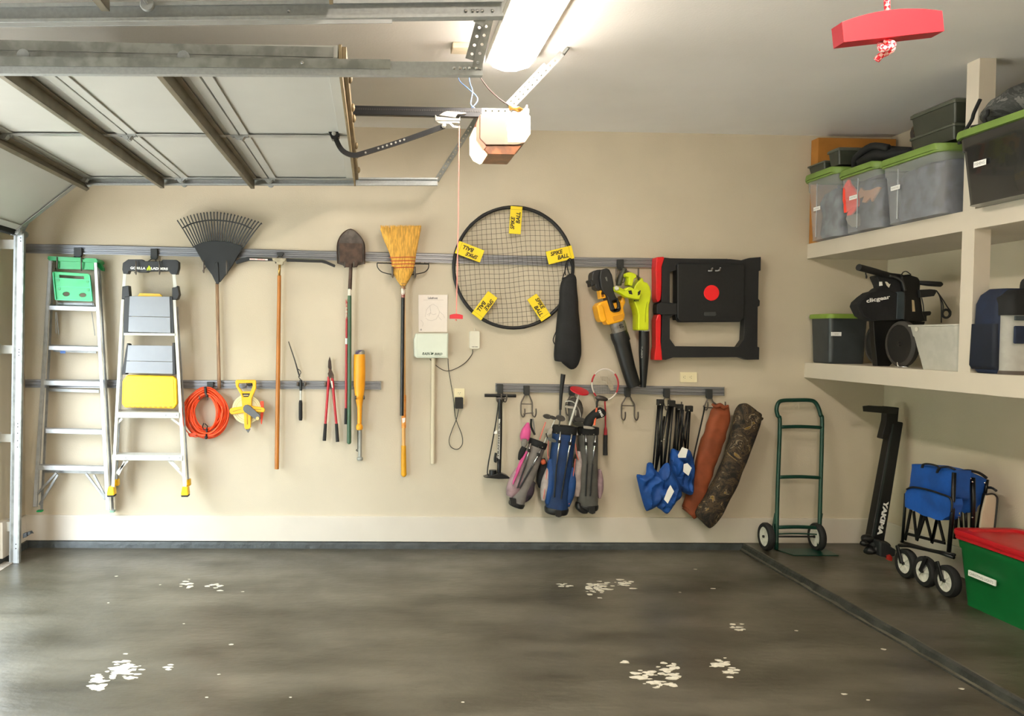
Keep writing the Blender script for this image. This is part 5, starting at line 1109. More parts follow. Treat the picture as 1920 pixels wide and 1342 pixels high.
camp_chair('farther folded blue camp chair with white tag near the rust-brown bag', [(1274,763),(1292,766)],
    [((1270,765),(1262,850)), ((1273,765),(1270,855)), ((1276,765),(1286,850)), ((1279,766),(1266,872)), ((1289,768),(1276,850)), ((1291,768),(1284,855)), ((1294,768),(1289,850)), ((1268,765),(1265,870)), ((1281,768),(1275,850))],
    [[(1258,842),(1275,846),(1292,843),(1299,858),(1303,880),(1301,905),(1297,927),(1283,924),(1270,915),(1262,905),(1256,880)],
     [(1264,850),(1280,858),(1290,872),(1280,895),(1268,905),(1258,880)]], 12, (1280,928), .09,
    [[(1273,767),(1292,769),(1274.5,869)], [[(1279,838),(1290,842),(1286,858),(1272,858),(1271,853)], [(1282,870),(1289,868),(1297,877),(1291,892),(1281,884)]]])
wtext('eds', 1293, 912, .165, 11, 7, txw, None, name='lettering', ang=180) if False else None
# rust and camouflage carry bags
rust = mat('rust_brown_cloth', '#84401f', .75, var=.15, vs=8, bump=.1)
rb = thing('carry_bag', 'rust-brown drawstring sleeve bag with black strap hanging tilted', 'bag', q(1300, 968, .08))
sack([(1352,760,12,.02),(1352,768,15,.035),(1349,782,19,.05),(1342,810,20,.055),(1331,840,19.5,.055),(1322,870,18.5,.055),(1313,900,17.5,.055),(1305,930,17,.055),(1296,955,16.5,.05),(1290,962,13,.04)], .08, seed=6, n=36, k=9, amp=.011, freq=15).done('body', rust, rb, smooth=True)
rod([(1335,757),(1342,762),(1350,759),(1358,764),(1366,760)], .125, [2,4,4,4,2], 8, 3).done('gathered_top', rust, rb, smooth=True)
rod([(1321,762),(1319,775),(1310,815),(1302,850),(1299,870)], .12, 1.6, 6, 3, flat=.4).done('strap', blackcloth, rb)
def camo(name, cols, sc=9, rough=.8):
    mt = bpy.data.materials.new(name); mt.use_nodes = True; nt = mt.node_tree; b = nt.nodes['Principled BSDF']; b.inputs['Roughness'].default_value = rough
    tc = nt.nodes.new('ShaderNodeTexCoord'); n = nt.nodes.new('ShaderNodeTexNoise'); n.inputs['Scale'].default_value = sc; n.inputs['Detail'].default_value = 5; n.inputs['Roughness'].default_value = .65; n.inputs['Distortion'].default_value = 1.6
    nt.links.new(tc.outputs['Object'], n.inputs['Vector']); r = nt.nodes.new('ShaderNodeValToRGB'); nt.links.new(n.outputs[0], r.inputs[0]); r.color_ramp.interpolation = 'CONSTANT'
    e = r.color_ramp.elements
    e[0].position = 0; e[0].color = lin(cols[0][1]); e[1].position = cols[1][0]; e[1].color = lin(cols[1][1])
    for p_, c_ in cols[2:]: x = e.new(p_); x.color = lin(c_)
    nt.links.new(r.outputs[0], b.inputs['Base Color']); return mt
camom = camo('leaf_camouflage', [(0,'#15130f'),(.42,'#2c241b'),(.50,'#4a3a26'),(.56,'#1b1813'),(.60,'#7d6e58'),(.64,'#8a6a2a'),(.68,'#3a4122')], 10)
cbg = thing('carry_bag', 'dark leaf-camouflage sleeve bag hanging tilted, rightmost on the rail', 'bag', q(1330, 985, .08))
sack([(1409,763,10,.03),(1407,766,21,.05),(1402,777,24,.06),(1399,795,24,.06),(1390,825,22,.06),(1380,858,21,.06),(1366,890,21,.06),(1351,922,21.5,.06),(1335,952,22,.06),(1322,972,21,.05),(1317,978,17,.04)], .15, seed=9, amp=.009, freq=7).done('body', camom, cbg, smooth=True)
rod([(1424,783),(1430,784),(1427,787)], .12, 1.8, 6, 3).done('cord_end', camom, cbg)
# ------------------------------------------------------------------ hand truck
def T(px, py, Y): return W(px, py, Y=Y)
htm = mat('green_steel', '#0f3d30', .35, .2, var=.1)
ht = thing('hand_truck', 'dark green steel hand truck with two wheels leaning on the back wall', 'hand truck', W(1498, 1034, Z=SLAB))
Yb, Yt = 5.70, 5.88
def hy(py): return Yb + (Yt-Yb)*(1030-py)/280
def hp_(px, py, dy=0): return T(px, py, hy(py)+dy)
loop = [(1455.5,1030),(1458,920),(1462.3,795),(1458.5,780),(1456,768),(1459,756),(1467,751),(1490,750),(1516,750),(1527,753),(1534,763),(1538.5,778),(1541.5,795),(1538.5,920),(1535.5,1030)]
G().tube(smooth_path([hp_(*p_) for p_ in loop], 5), .0145, 12).done('frame', htm, ht, smooth=True)
for y, x0, x1, r in ((800.5,1463,1541,.013), (894.5,1459,1539,.013), (988.5,1457,1537,.013), (1001,1457,1537,.005)):
    G().tube(smooth_path([hp_(x0, y), hp_((x0+x1)/2, y-1, -.008), hp_(x1, y+1)], 4), r, 10).done('cross_bar', htm, ht, smooth=True)
a, b_ = W(1449, 1028, Z=SLAB+.004), W(1547, 1029, Z=SLAB+.004); yn_ = W(1500, 1042, Z=SLAB).y
g = G(); g.hexa([V((a.x,a.y,SLAB+.001)), V((b_.x,a.y,SLAB+.001)), V((b_.x-.0,yn_,SLAB+.001)), V((a.x+.06,yn_,SLAB+.001))], [V((a.x,a.y,SLAB+.006)), V((b_.x,a.y,SLAB+.006)), V((b_.x,yn_,SLAB+.006)), V((a.x+.06,yn_,SLAB+.006))])
g.done('toe_plate', htm, ht)
def wheel(c, r, wd, parent, hub_mat, tyre_mat=None, name='wheel', spokes=0, ax=V((1,0,0)), tr=.3):
    tyre_mat = tyre_mat or MC['rubber']
    w_ = G().spin(V(c)-ax*wd/2, ax, [(0, r*(1-tr)), (wd*.04, r*.93), (wd*.25, r), (wd*.75, r), (wd*.96, r*.93), (wd, r*(1-tr))], 36).done(name, tyre_mat, parent, smooth=40)
    G().lathe(V(c)-ax*wd*.38, ax, [(0, r*.12), (wd*.06, r*(.95-tr)), (0.02*wd, r*(1-tr)*1.01), (wd*.7, r*(1-tr)*1.01), (wd*.66, r*.1)], 36).done('hub', hub_mat, w_, smooth=40)
    G().lathe(V(c)-ax*wd*.62, ax, [(0, r*.09), (wd*.4, r*.11), (wd*1.24, r*.1)], 12).done('axle_cap', darkm, w_, smooth=40)
    if spokes:
        u = ax.orthogonal().normalized(); v = ax.cross(u)
        for k in range(spokes):
            a_ = 2*math.pi*k/spokes; d = u*math.cos(a_)+v*math.sin(a_); s_ = ax.cross(d)
            G().hexa([V(c)-ax*wd*.40+d*r*.14-s_*r*.02, V(c)-ax*wd*.40+d*r*(.97-tr)-s_*r*.03, V(c)-ax*wd*.40+d*r*(.97-tr)+s_*r*.03, V(c)-ax*wd*.40+d*r*.14+s_*r*.02], [V(c)-ax*wd*.50+d*r*.14-s_*r*.008, V(c)-ax*wd*.42+d*r*(.97-tr)-s_*r*.008, V(c)-ax*wd*.42+d*r*(.97-tr)+s_*r*.008, V(c)-ax*wd*.50+d*r*.14+s_*r*.008]).done('spoke', hub_mat, w_)
    return w_
hubw = mat('hub_white', '#d9d6cd', .4, var=.1, vs=30)
wr_ = .100
for px in (1437, 1532):
    c = T(px, 1000, 5.74); c.z = SLAB+wr_; wheel(c, wr_, .045, ht, hubw)
cL, cR = T(1437, 1000, 5.74), T(1532, 1000, 5.74); cL.z = cR.z = SLAB+wr_
G().tube([cL, cR], .007, 8).done('axle', darkm, ht, smooth=True)
for px, s_ in ((1453, 1), (1540, -1)): G().tube([hp_(px+1, 962), T(px-3, 985, 5.74), T(px-2, 1012, 5.72)], .008, 6).done('wheel_bracket', htm, ht)

# ------------------------------------------------------------------ leaning bicycle rack bar
rb_ = thing('bike_rack', 'black hitch bike rack arm with white lettering leaning in the corner', 'bike rack', W(1640, 1040, Z=SLAB))
rbm = mat('rack_black', '#111213', .4, .2, var=.12)
Y0, Y1 = 5.46, 5.62
def ry(py): return Y0 + (Y1-Y0)*(1035-py)/270
g = G(); P = [(1633,1025,1658,1030), (1678,789,1694,792)]
A = [T(1630,1025,ry(1025)), T(1656,1030,ry(1030)), T(1694,792,ry(792)), T(1673,788,ry(788))]
g.hexa(A, [p_+V((0,.07,0)) for p_ in A]); g.done('arm', rbm, rb_, bevel=.006)
A = [T(1637,1005,ry(1005)-.004), T(1640,1006,ry(1006)-.004), T(1676.5,795,ry(795)-.004), T(1674,795,ry(795)-.004)]
G().hexa(A, [p_+V((0,.006,0)) for p_ in A]).done('ridge', mat('rack_edge', '#2c3434', .35, .2), rb_)
A = [T(1653,822,ry(822)), T(1659,824,ry(824)), T(1683,800,ry(800)), T(1686,764,ry(764)), T(1663,762,ry(762)), T(1661,790,ry(790))]
G().prism([A], (0,.06,0)).done('neck', rbm, rb_, bevel=.005)
A = [T(1617,760,5.62), T(1617,772,5.62), T(1663,776,5.80), T(1685,764,5.82), T(1664,761,5.82)]
G().hexa([T(1617,760.5,5.45), T(1618,771.5,5.45), T(1664,775.5,5.56), T(1664,761.5,5.56)], [T(1617,760.5,5.45)+V((.06,.03,0)), T(1618,771.5,5.45)+V((.06,.03,0)), T(1684,776,5.62), T(1686,764,5.62)]).done('top_arm', rbm, rb_, bevel=.004)
g = G()
rr = random.Random(4)
for x, y, r, dy in ((1626,1010,.045,.0),(1621,1017,.03,-.03),(1640,1020,.06,.0),(1648,1030,.05,-.04),(1633,1031,.05,-.02),(1657,1022,.04,0),(1664,1030,.035,-.05)):
    g = G(); c = T(x, y, Y0+dy); c.z = max(c.z, SLAB+r*.72); g.ball(c, (r, r*.8, r*.72), 10); g.wrinkle(.012, 18, x); g.done('clamp', rbm, rb_, smooth=30)
G().prism([[T(*p_, 5.36) for p_ in [(1650,1015),(1664,1018),(1672,1026),(1680,1030),(1679,1042),(1666,1046),(1650,1043)]]], (0,.08,0)).done('foot_block', mat('rack_grey', '#26282a', .5), rb_, bevel=.008)
G().prism([[T(*p_, 5.345) for p_ in [(1664,1042),(1670,1040),(1674,1045),(1673,1052),(1666,1050.5)]]], (0,.03,0)).done('red_lever', mat('lever_red', '#c9352c', .4), rb_, bevel=.003)
cA, cB = T(1648, 1004, ry(1004)-.006), T(1661.5, 938, ry(938)-.006)
u = (cA-cB).normalized(); nrm = V((0,-1,-.45)).normalized(); v = nrm.cross(u).normalized()
words('YAKIMA', (cA+cB)/2+V((0,-.004,0)), u, v, .040, (cA-cB).length*.98, txw, rb_, bold=.06)

# ------------------------------------------------------------------ folded blue wagon
wg = thing('folding_wagon', 'folded blue fabric wagon with black frame and white-hubbed wheels', 'wagon', W(1730, 1070, Z=SLAB))
wcloth = mat('wagon_blue_cloth', '#0d4ea3', .65, var=.15, vs=7, bump=.15, bs=40)
XW = 3.46
def Wx(px, py, X=XW): return W(px, py, X=X)
wr2 = .094
for i, (px, py) in enumerate(((1700.5,1049), (1736,1060), (1777.5,1081))):
    c = Wx(px, py); c.z = SLAB+wr2; wheel(c + V((0,0,0)), wr2, .05, wg, hubw, spokes=8, tr=.32)
    a = c + V((-.035, 0, 0)); b_ = c + V((-.035, .05 if i != 1 else -.05, .105)); G().bar(a, b_, .026, .012, up=(1,0,0)).done('fork', blk, wg, bevel=.003)
def panel3(pts, name, mt, dx=.05, sd=1, amp=.006, sub=3):
    """thin padded fabric panel given by picture points and own X planes"""
    g = G(); P = [W(x, y, X=X) for x, y, X in pts]; g.prism([P], (dx, 0, 0)); bm = g.bm
    for _ in range(sub): bmesh.ops.subdivide_edges(bm, edges=[e for e in bm.edges if e.calc_length() > .02], cuts=1); bmesh.ops.triangulate(bm, faces=bm.faces)
    g.wrinkle(amp, 11, sd); return g.done(name, mt, wg, smooth=50)
panel3([(1709,870,3.45),(1722,871,3.45),(1748,873,3.45),(1790,882,3.45),(1787,933,3.45),(1784,937,3.45),(1704,914,3.45),(1707,905,3.45)], 'side_panel', wcloth, .10, 1)
panel3([(1702,914,3.42),(1720,915,3.42),(1760,925,3.42),(1782,934,3.42),(1784,945,3.42),(1778,968,3.42),(1766,976,3.42),(1730,966,3.42),(1698,950,3.42),(1695,925,3.42)], 'front_pocket', wcloth, .07, 2, .008)
G().tube(smooth_path([W(x, y, X=3.41) for x, y in ((1700,917),(1712,913),(1740,918),(1765,926),(1780,932),(1785,942),(1784,960))], 4), .006, 6).done('pocket_piping', blk, wg, smooth=True)
g = G(); P = [W(x, y, X=X) for x, y, X in ((1790,883,3.47),(1818,884,3.58),(1851,899,3.70),(1848,915,3.70),(1843,936,3.70),(1828,958,3.62),(1808,962,3.55),(1790,950,3.47))]
g.prism([P], (.02, .10, 0)); bm = g.bm
for _ in range(3): bmesh.ops.subdivide_edges(bm, edges=[e for e in bm.edges if e.calc_length() > .02], cuts=1); bmesh.ops.triangulate(bm, faces=bm.faces)
for v in bm.verts: v.co += V((0, -1, 0))*.02*(1-abs(2*noise.noise(v.co*V((9,9,5)) if False else V((v.co.x*14, v.co.y*4, v.co.z*6)))))
g.done('end_panel', wcloth, wg, smooth=50)
def post(pts, r, name='frame_tube', m_=None):
    G().tube([W(x, y, X=X) for x, y, X in pts], r, 8).done(name, m_ or tubem, wg, smooth=True)
post([(1789,886,3.44),(1786,960,3.44),(1779,1034,3.44)], .012); post([(1698,925,3.46),(1696,960,3.46),(1692,1016,3.46)], .009)
post([(1824,895,3.58),(1825,940,3.58),(1823,1000,3.58)], .013); post([(1793,890,3.5),(1794,960,3.5),(1790,1010,3.5)], .009)
post([(1846,925,3.68),(1838,965,3.68),(1832,1000,3.68)], .011); post([(1851,899,3.70),(1847,925,3.68)], .010)
post([(1810,945,3.56),(1812,1000,3.56)], .008); post([(1800,950,3.53),(1803,990,3.53)], .008)
for a_, b_ in (((1710,945),(1697,1012)), ((1713,958),(1719,1013)), ((1719,1013),(1736,960)), ((1735,965),(1748,1015)), ((1748,1015),(1757,972)), ((1729,960),(1719,1008)), ((1760,975),(1770,1015)), ((1757,972),(1747,1018)), ((1700,1000),(1772,1018))):
    X = 3.47; G().bar(W(*a_, X=X), W(*b_, X=X), .018, .008, up=(1,0,0)).done('lattice_bar', tubem, wg)
post([(1686,1022,3.43),(1705,1023,3.43),(1760,1035,3.43),(1788,1045,3.43)], .011, 'chassis_bar')
post([(1690,1015,3.48),(1740,1030,3.48),(1790,1040,3.48)], .009, 'chassis_bar')
for pts in ([(1729,877,3.43),(1732,870,3.43),(1745,870,3.43),(1758,874,3.43),(1760,880,3.45)], [(1757,886,3.43),(1762,877,3.43),(1778,875,3.43),(1790,880,3.43)], [(1795,884,3.5),(1815,882,3.55),(1835,886,3.62),(1850,896,3.68)]):
    G().tube(smooth_path([W(x, y, X=X) for x, y, X in pts], 4), .009, 6, flat=.6).done('strap', blackcloth, wg, smooth=True)
G().prism([[W(x, y, X=3.485) for x, y in [(1793,950),(1799,945),(1800,964),(1793,963)]]], (-.004,0,0)).done('yellow_label', mat('label_yellow', '#c9bb52', .6), wg)
for x, y, X in ((1796.5,898,3.485),(1797,935,3.485),(1797,968,3.485),(1820,897,3.565),(1823,903,3.565),(1846,905,3.67),(1823,970,3.565)): G().ball(W(x, y, X=X), .006, 8).done('rivet', chrome, wg, smooth=True)
# pale folding seat behind the wagon
fs = thing('folding_stool', 'pale rounded folding board with dark edge leaning behind the wagon', 'folding stool', W(1852, 995, X=3.72))
Yf = W(1868, 930, X=3.70).y
P = [T(x, y, Yf) for x, y in [(1850,928),(1860,926.5),(1867,930),(1869.5,938),(1864,990),(1860,1015),(1835,1012),(1842,960)]]
G().prism([P], (0,.015,0)).done('board', mat('pale_board', '#bdb19b', .5), fs, bevel=.004)
G().tube(smooth_path([T(x, y, Yf-.004) for x, y in [(1848,927),(1861,925.5),(1868,930),(1870,940),(1865,990),(1861,1015)]], 4), .005, 6).done('edge', blk, fs, smooth=True)
G().tube(smooth_path([W(x, y, X=3.70) for x, y in [(1838,915),(1858,914),(1868,920)]], 3), .008, 6).done('bar', blk, fs, smooth=True)
G().tube([T(1845, 1010, Yf+.005), V((T(1845, 1010, Yf).x, Yf+.005, SLAB))], .008, 6).done('foot_tube', blk, fs)

# ------------------------------------------------------------------ totes
def rr_ring(x0, x1, y0, y1, z, r, n=5):
    o = []
    for cx_, cy_, a in ((x1-r, y0+r, -90), (x1-r, y1-r, 0), (x0+r, y1-r, 90), (x0+r, y0+r, 180)):
        for i in range(n+1): t_ = math.radians(a+90*i/n); o.append(V((cx_+r*math.cos(t_), cy_+r*math.sin(t_), z)))
    return o
def tote(label, x0, x1, y0, y1, z0, z1, tap, body, lid, group=None, r=.045, rim=.022, lid_h=.035, wavy=0, parts=None, indent=True, cat='storage bin', name='storage_bin', lidover=.012):
    t = thing(name, label, cat, ((x0+x1)/2, (y0+y1)/2, z0), group)
    rings = []
    for f in (0, .03, .06, .80, .82, .98, 1):
        k = tap*(1-f) + (.006 if (indent and f <= .80 and f > 0) else 0) + (.004 if f < .03 else 0); z = z0+(z1-z0)*f
        rings.append(rr_ring(x0+k, x1-k, y0+k, y1-k, z, r))
    G().loft(rings, cap=True).done('body', body, t, smooth=40)
    if rim: G().loft([rr_ring(x0-.004, x1+.004, y0-.004, y1+.004, z1-rim, r), rr_ring(x0-lidover, x1+lidover, y0-lidover, y1+lidover, z1-rim*.8, r+.01), rr_ring(x0-lidover, x1+lidover, y0-lidover, y1+lidover, z1+.002, r+.01)]).done('rim', body if lid is None else lid, t, smooth=40)
    if lid is not None:
        o = lidover+.004
        L_ = [rr_ring(x0-o, x1+o, y0-o, y1+o, z1-.004, r+.012), rr_ring(x0-o-.004, x1+o+.004, y0-o-.004, y1+o+.004, z1+lid_h*.3, r+.016), rr_ring(x0-o, x1+o, y0-o, y1+o, z1+lid_h*.9, r+.012), rr_ring(x0-o+.012, x1+o-.012, y0-o+.012, y1+o-.012, z1+lid_h, r), rr_ring(x0+.035, x1-.035, y0+.035, y1-.035, z1+lid_h, r), rr_ring(x0+.045, x1-.045, y0+.045, y1-.045, z1+lid_h*.55, r)]
        g = G().loft(L_)
        if wavy:
            for v in g.bm.verts: v.co.z += wavy*math.sin((v.co.y-y0)/(y1-y0)*math.pi)
        g.done('lid', lid, t, smooth=40)
    return t
def bin_label(t, txt, X, yc, zc, wd, hh, tilt=0):
    G().box((X-.0015, yc-wd/2, zc-hh/2), (X, yc+wd/2, zc+hh/2)).done('label', txw, t)
    words(txt, (X-.0018, yc, zc), (0,-1,0), (0,0,1), hh*.5, wd*.82, mat('label_grey', '#8f8c88', .6), t)
greent = mat('tote_green', '#0b6a34', .4, var=.05); redl = mat('lid_red', '#b8121d', .35, var=.06, vs=5, bump=.1, bs=20)
XT = W(1800, 1128, Z=SLAB).x; YT = W(1800, 1128, Z=SLAB).y; zt = W(1778, 1000, Y=YT).z
tb = tote('large green storage tote with red lid and white label on the floor at right', XT-.035, XR-.03, YT-.62, YT+.02, SLAB, zt, .035, greent, redl, r=.05, rim=.028, lid_h=.03, cat='storage tote', name='storage_tote')
lc = W(1845, 1083, X=XT-.018)
G().box((XT-.034, lc.y-.10, lc.z-.016), (XT-.026, lc.y+.10, lc.z+.016)).done('label', txw, tb, label='white label with pale grey print')
words('CHRISTMAS LIGHTS', (XT-.0345, lc.y, lc.z), (0,-1,0), (0,0,1), .014, .18, mat('label_grey', '#8f8c88', .6), tb)
# lower shelf
zs = lz1
charc = mat('tote_charcoal', '#33383a', .4, var=.1, vs=10); lime = mat('lid_lime', '#7f9a3c', .5, var=.05)
xa, xb = XF+.02, W(1628, 640, Y=5.66).x
tg1 = tote('charcoal storage bin with lime green lid in the far corner of the lower shelf', xa, xb, 5.66, 5.92, zs, W(1600, 596, Y=5.66).z, .012, charc, lime, r=.03, rim=.0, lid_h=.03, indent=False, lidover=.01)
c = W(1568, 626, Y=5.66); G().box((c.x-.035, 5.656, c.z-.014), (c.x+.035, 5.665, c.z+.014)).done('label', txw, tg1); words('GOLF', (c.x, 5.655, c.z), (1,0,0), (0,0,1), .010, .03, MC['label_grey'], tg1)
gtub = mat('tub_grey', '#b4b2a8', .55, var=.04, vs=20)
ya, yb2 = W(1722, 689, X=XF+.02).y, 4.38
tub = thing('plastic_tub', 'open pale grey plastic tub in front on the lower shelf, left of the post', 'tub', (XF+.2, 4.6, zs))
zt2 = W(1760, 608, X=XF+.0).z
rg = []
for f in (0, .04, .72, .74, .78, .95, .96, 1, 1): k = .06*(1-f)
def tr_(f, e=0): k = .075*(1-f)-e; return rr_ring(XF+.005+k*.4, XF+.34-k*.4, yb2-.0+k*.2, ya+.075-k, zs+(zt2-zs)*f, .03)
G().loft([tr_(0), tr_(.04), tr_(.73), tr_(.75, .006), tr_(.96, .006), tr_(.965, .018), tr_(1, .018), tr_(1, -.004), tr_(.1, -.006)]).done('body', gtub, tub, smooth=40)
c = W(1718.5, 617, X=XF+.0); G().lathe(c, (-1,0,0), [(0,.014),(.002,.013)], 14).done('round_sticker', mat('clear_sticker', '#cfccbf', .3), tub)
# golf push cart
gc = thing('golf_push_cart', 'folded black golf push cart with two wheels and white lettering on the lower shelf', 'golf cart', (3.45, 5.2, zs))
Yc = 5.16
def pc(pts, name, y, th, m_=None, bev=.006): return G().prism([[T(px, py, y) for px, py in pts]], (0,th,0)).done(name, m_ or blackcloth, gc, bevel=bev)
Wn = V((1,0,0))
for px, py, X, Y_ in ((1658,641,3.42,5.35), (1700,643,3.36,5.03)):
    c = V((X, Y_, zs+.148)); wheel(c, .147, .05, gc, mat('hub_black', '#141414', .5), mat('grey_tyre', '#3b3733', .8, var=.15), tr=.17)
pc([(1608,574),(1611,566),(1622,556),(1633,548),(1644,545),(1652,538),(1668,542),(1684,549),(1695,552),(1697,596),(1690,600),(1660,601),(1632,602),(1617,592),(1615,588)], 'pouch', Yc, .10, blackcloth, .015)
pc([(1683,547),(1692,546),(1696,549),(1695,598),(1681,598)], 'pouch_side', Yc-.004, .03, mat('slate_cloth', '#2f3a40', .6), .004)
hnd = [T(1610,501,Yc-.05), T(1640,509,Yc), T(1660,515,Yc+.02), T(1690,519,Yc+.04)]
G().tube(smooth_path(hnd, 4), [.022]*9+[.018]*4, 12).done('handle', gripm, gc, smooth=60)
G().tube(smooth_path([T(1668,517,Yc), T(1680,520,Yc-.01), T(1692,528,Yc-.02), T(1697,545,Yc-.02)], 4), .008, 8).done('bent_tube', mat('satin_dark_tube', '#3a3a39', .3, .4), gc, smooth=True)
pc([(1642,517),(1655,514),(1690,517),(1700,530),(1698,548),(1652,548),(1650,535)], 'upper_body', Yc+.02, .08, blackcloth, .01)
pc([(1649,528),(1654,528),(1655,535),(1649,536)], 'small_label', Yc+.012, .004, txw, 0); pc([(1660,528),(1663,528),(1668,533),(1670,532),(1667,539),(1663,535)], 'small_label', Yc+.012, .004, mat('cream_bit', '#d8d2c0', .5), 0)
pc([(1690,516),(1706,514),(1712,517),(1722,520),(1727,528),(1726,543),(1728,562),(1731,585),(1738,602),(1700,604),(1693,600),(1695,560)], 'frame_body', Yc, .09, tubem, .01)
pc([(1710,562),(1714,563),(1716,584),(1711,584)], 'gap', Yc-.002, .004, mat('tan_gap', '#b4a07c', .6), 0)
pc([(1725,584),(1745,583),(1747,586),(1745,591),(1738,592),(1738,602),(1726,602)], 'bracket', Yc+.02, .04, tubem, .004)
G().tube([T(1724,530,Yc), T(1740,531.5,Yc-.02), T(1764,533,Yc-.04), T(1767,532.5,Yc-.04)], [.014,.017,.017,.008], 10).done('grip', gripm, gc, smooth=60)
pc([(1724,543),(1745,542),(1755,543),(1756,548),(1752,555),(1726,558)], 'clip_block', Yc-.02, .06, gripm, .006)
for pts in ([(1755,544),(1762,556),(1765,575),(1765,605)], [(1756,545),(1768,562),(1776,575),(1783,585),(1778,592)], [(1760,550),(1768,570),(1768,583)], [(1690,515),(1694,510),(1700,509),(1708,515)], [(1728,558),(1731,572),(1732,585)], [(1623,511),(1624,516),(1625,521)]):
    G().tube(smooth_path([T(x, y, Yc-.01) for x, y in pts], 4), .0035, 6).done('bungee', gripm, gc, smooth=True)
G().torus(T(1774, 588, Yc-.01), (0,1,0), .026, .008, 20, 8).done('loop', gripm, gc, smooth=True)
G().ball(T(1624.5, 519, Yc-.01), (.006,.006,.012), 8).done('pull_tab', gripm, gc, smooth=True)
sc1, sc2 = T(1625, 565, Yc-.006), T(1667, 557.5, Yc-.006); u = (sc2-sc1).normalized(); words('clicgear', (sc1+sc2)/2+V((0,-.004,0)), u, V((0,-1,0)).cross(u)*-1 if V((0,-1,0)).cross(u).z < 0 else V((0,-1,0)).cross(u), .034, (sc2-sc1).length*1.06, txw, gc, bold=.03)
pc([(1637,600),(1665,600),(1690,600),(1735,603),(1732,612),(1700,650),(1665,690),(1645,690),(1640,640)], 'lower_frame', Yc+.06, .05, tubem, .006)
G().tube(smooth_path([T(1683,678,5.02), T(1684,686,5.0), T(1690,687.5,5.0), T(1700,688,4.98), T(1704,689,4.98)], 3), .006, 6).done('axle_hook', chrome, gc, smooth=True)
# navy cooler backpack right of the post
bp = thing('cooler_backpack', 'navy backpack with pale grey front panel right of the shelf post', 'backpack', (3.35, 4.05, zs))
navy = mat('navy_cloth', '#101e38', .75, var=.15, vs=12, bump=.1)
X0 = XF-.01
def bx(px, py, Y=None, X=None): return W(px, py, X=X) if X is not None else T(px, py, Y)
zb, zt3 = zs+.002, W(1850, 540, Y=4.1).z
rings = []
for f, in_ in ((0,.025),(.04,.006),(.3,0),(.62,.0),(.82,.004),(.93,.03),(1,.075)):
    z = zb+(zt3-zb)*f; rings.append(rr_ring(X0+in_*.6, X0+.40-in_, 4.07, 4.255-in_*.5, z, .035))
G().loft(rings).wrinkle(.004, 12, 3).done('body', navy, bp, smooth=60)
G().loft([rr_ring(X0+.0, X0+.05, 4.075, 4.26, zb+.02, .02), rr_ring(X0-.012, X0+.05, 4.075, 4.262, zb+.04, .02), rr_ring(X0-.008, X0+.05, 4.08, 4.258, zb+.26, .02)]).wrinkle(.003, 14, 5).done('side_pocket', mat('deep_navy', '#0b1526', .7, var=.15), bp, smooth=60)
drum = mat('pale_grey_drum', '#9c9a92', .5, var=.05, vs=20)
zc0, zc1 = W(1890, 700, Y=3.98).z, W(1885, 590, Y=3.98).z
rings = []
for f, e in ((0,0),(.02,0),(.97,.004),(1,.004)):
    z = zs+.018+(zc1-zs-.018)*f; rings.append([V((X0+.20+.185*math.cos(a), 4.07+.085*math.sin(a)-.0, z)) for a in [2*math.pi*k/28 for k in range(28)]])
G().loft(rings).done('front_drum', drum, bp, smooth=50)
G().loft([[V((X0+.20+.187*math.cos(a), 4.07+.087*math.sin(a), z)) for a in [2*math.pi*k/28 for k in range(28)]] for z in (zs, zs+.02)]).done('drum_base', mat('brown_trim', '#4a4038', .6), bp, smooth=50)
G().loft([rr_ring(X0+.01, X0+.41, 4.0, 4.12, zc1, .03), rr_ring(X0+.01, X0+.41, 4.0, 4.12, zc1+.09, .03), rr_ring(X0+.05, X0+.37, 4.03, 4.12, zt3-.01, .03)]).done('flap', blackcloth, bp, smooth=60)
G().tube(smooth_path([V((X0+.13,4.08,zt3-.01)), V((X0+.14,4.08,zt3+.04)), V((X0+.20,4.08,zt3+.055)), V((X0+.25,4.08,zt3+.03)), V((X0+.27,4.08,zt3-.02))], 4), .009, 8, flat=1.6).done('grab_handle', blackcloth, bp, smooth=True)
G().box((X0+.015, 3.975, zc1-.028), (X0+.12, 3.985, zc1-.004)).done('strap', MC['slate_cloth'], bp, bevel=.003)
G().box((X0+.02, 3.98, zs+.16), (X0+.075, 3.995, zs+.25)).done('buckle', navy, bp, bevel=.006)

# ------------------------------------------------------------------ bins on the upper shelf
zu = uz1
clear = mat('milky_plastic', '#c3c7cc', .3, var=.03, alpha=.33, spec=.5)
lidg = mat('lid_moss_green', '#6f8a3e', .5, var=.06)
XB = XF-.10
def yv(px, X=XB): return X/ (ray(px, 400).x/ray(px, 400).y)
ed = [5.83, yv(1570), yv(1646), 4.385]
hs = [W(1545, 330, X=XB).z, W(1615, 322, X=XB).z, W(1700, 300, X=XB).z]
labs = ['first clear bin from the back wall on the upper shelf, grey clothes inside', 'second clear bin from the back wall, orange cloth and tan glove inside', 'wide third clear bin from the back wall, dark clothes inside']
def contents(t, x0, x1, y0, y1, z0, z1, m_, seed, name='folded_clothes'):
    g = G(); rings = []
    for f, k in ((0,.01),(.1,0),(.5,.006),(.8,.0),(.97,.02),(1,.05)): rings.append(rr_ring(x0+k, x1-k, y0+k, y1-k, z0+(z1-z0)*f, .03, 4))
    g.loft(rings); bmesh.ops.subdivide_edges(g.bm, edges=g.bm.edges, cuts=1); g.wrinkle(.02, 9, seed); return g.done(name, m_, t, smooth=60)
cl = [mat('slate_clothes', '#6b727c', .9, hex2='#2f343c', vs=9), mat('dark_clothes', '#4b515e', .9, hex2='#1b1e25', vs=9), mat('mixed_clothes', '#4f5666', .9, hex2='#221e2a', vs=10)]
